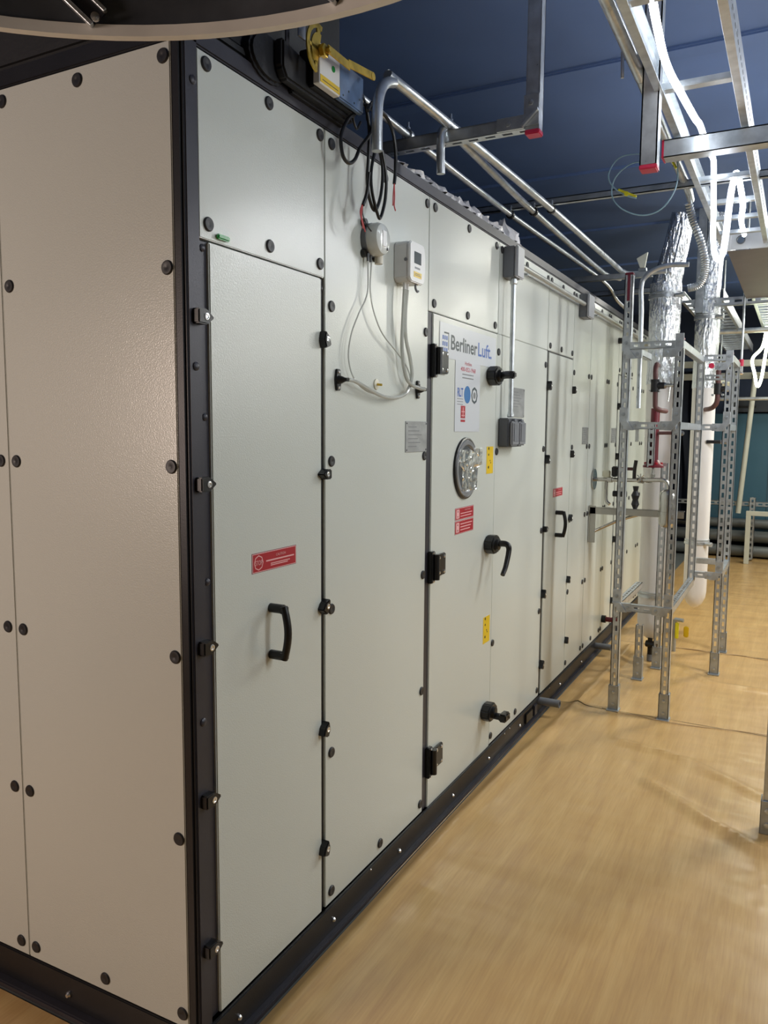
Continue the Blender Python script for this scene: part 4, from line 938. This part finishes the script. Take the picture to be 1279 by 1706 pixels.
MB().box((.505, 4.60, .10), (.53, 4.62, .22), YELB, .005).box((.565, 4.59, .12), (.60, 4.61, .20), YEL, .006).build('handle', yv)
# brown pipe with clamp valve on the farther column
v2 = thing('valve_pipe', 'brown lagged pipe elbow with a black clamp valve right of the farther column', 'valve', (.68, 5.0, 1.9))
MB().tube([(.678, 5.0, 2.08), (.680, 5.0, 1.93), (.678, 5.0, 1.84), (.655, 5.02, 1.80), (.62, 5.08, 1.785), (.58, 5.22, 1.785)], .018, COPPER, 12).build('pipe', v2)
m = MB().cyl((.680, 5.0, 1.89), (.680, 5.0, 1.97), .028, BLKLAG, 14).cyl((.70, 5.0, 1.93), (.74, 5.0, 1.93), .020, BLKLAG, 12).cyl((.74, 5.0, 1.93), (.755, 5.0, 1.93), .022, ZINC, 8)
for dz_ in (-.045, .045):
    for s in (-1, 1): m.cyl((.68+s*.035, 4.985, 1.93+dz_), (.68+s*.035, 5.015, 1.93+dz_), .009, ZINC, 8)
m.build('valve_body', v2)
m = MB().lathe((.63, 5.0, 2.10), (0, -1, 0), [(0, .020), (.03, .020)], MAGENTA, 12).lathe((.678, 5.0, 2.07), Z_, [(0, .024), (.03, .024)], ZINC, 10); m.build('valve_cap', v2, label='red round cap')
v3 = MB().cyl((.824, 5.1, 2.05), (.824, 5.1, 2.10), .014, CHROME, 10).cyl((.824, 5.1, 2.10), (.824, 5.1, 2.15), .016, MAGENTA, 10).lathe((.824, 5.1, 2.035), Z_, [(0, .012), (.01, .022), (.02, .012)], CHROME, 12).cyl((.824, 5.1, 2.15), (.824, 5.1, ZC-.002), .009, ZINCD, 8)
tag(v3.build('sprinkler_head'), 'small red and chrome sprinkler head right of the strut frame', 'sprinkler')
v4 = MB().cyl((.60, 5.22, 1.535), (.70, 5.2, 1.535), .014, BLKLAG, 10).lathe((.70, 5.2, 1.535), X_, [(0, .016), (.05, .018), (.06, .014)], GALV, 10)
tag(v4.build('pipe_branch'), 'short capped dark pipe branch pointing right from the farther column', 'pipe')

# ================================================================= FAR END OF THE ROOM
tag(MB().box((.10, 9.95, .20), (2.7, 10.5, 1.86), TEAL, .02).box((.9, 9.945, .22), (.905, 9.95, 1.84), DUCTD).box((.10, 9.93, .20), (2.7, 9.95, .27), DUCTD, .01).build('plant_casing'), 'large teal blue machine casing at the far end of the room', 'machine casing')
tag(MB().box((.45, 9.9, 1.88), (2.7, 10.4, 2.08), DUCTD, .01).box((.5, 9.895, 1.93), (.72, 9.9, 1.96), BLACK, .004).build('air_duct'), 'dark grey duct lying on top of the teal casing', 'duct')
t = bmesh.new(); g = []
for j in range(19):
    row = []
    for i in range(25):
        u, v = i/24, j/18; z = .45+1.95*v
        xr = .16+.06*math.sin(v*5.0+.6)-.10*(v < .55)*(0)
        x = -.75+(xr+.75)*u
        row.append(t.verts.new((x, 9.62+.03*math.sin(u*40+v*2), z)))
    g.append(row)
for j in range(18):
    for i in range(24): t.faces.new((g[j][i], g[j][i+1], g[j+1][i+1], g[j+1][i]))
bmesh.ops.solidify(t, geom=list(t.faces), thickness=.01)
m = MB(); m.merge(t, CURT); tag(m.build('curtain'), 'dark navy sheet hanging at the far end left of the teal casing', 'curtain')
for y, z, r, lb in ((9.70, .09, .07, 'lowest grey pipe along the far wall'), (9.78, .27, .075, 'middle grey pipe along the far wall'), (9.88, .43, .06, 'upper grey pipe along the far wall, right under the curtain')):
    tag(MB().cyl((-.7, y, z), (2.7, y, z), r, PIPEG, 20).build('far_pipe'), lb, 'pipe')
tag(strut(MB(), (-.4, 9.55, .715), (2.6, 9.55, .715), (0, -1, 0), .06, ZINCD, pitch=.08).build('far_rail'), 'horizontal slotted rail in front of the teal casing', 'rail')
tag(strut(MB(), (.76, 9.485, .02), (.76, 9.485, .80), (0, -1, 0), .07, ZINCD, pitch=.07).build('strut_post'), 'short slotted strut hanging below the far horizontal rail', 'strut post')
tag(MB().tube([(.60, 9.45, .60), (.715, 9.45, 2.35)], .032, CREAM, 14, False).build('leaning_pole'), 'pale pole leaning before the teal casing', 'pole')
wf = thing('white_stand', 'white square-tube stand on the floor at the far right', 'stand', (.75, 9.1, 0))
for x, y in ((.735, 9.2), (1.55, 9.2)): MB().box((x-.028, y-.028, .0), (x+.028, y+.028, .60), CREAM, .003).build('leg', wf)
MB().box((.707, 9.172, .60), (1.58, 9.228, .655), CREAM, .003).build('top_bar', wf)
for z, y, lb in ((2.28, 9.5, 'lower pale cross beam at the far end'), (2.42, 9.3, 'upper pale cross beam at the far end')):
    tag(MB().box((-.2, y, z), (2.7, y+.05, z+.08), CREAM, .004).build('cross_beam'), lb, 'beam')
tag(strut(MB(), (.46, 9.47, 1.84), (.46, 9.47, 2.34), (0, -1, 0), .06, ZINCD, pitch=.07).build('far_hanger'), 'short slotted drop strut under the far cross beams', 'strut')
tag(MB().cyl((.2, 9.2, 2.02), (1.4, 9.2, 2.02), .022, ZINC, 12).build('far_conduit'), 'thin horizontal pipe passing behind the short drop strut', 'pipe')
tag(MB().lathe((.50, 7.2, 2.02), Z_, [(0, .02), (.03, .10), (.08, .14), (.12, .14)], CREAM, 24).cyl((.50, 7.2, 2.14), (.50, 7.2, ZC-.002), .01, ZINCD, 8).build('pendant_dome'), 'cream dome hanging between the farther column and the brown pipe', 'dome')
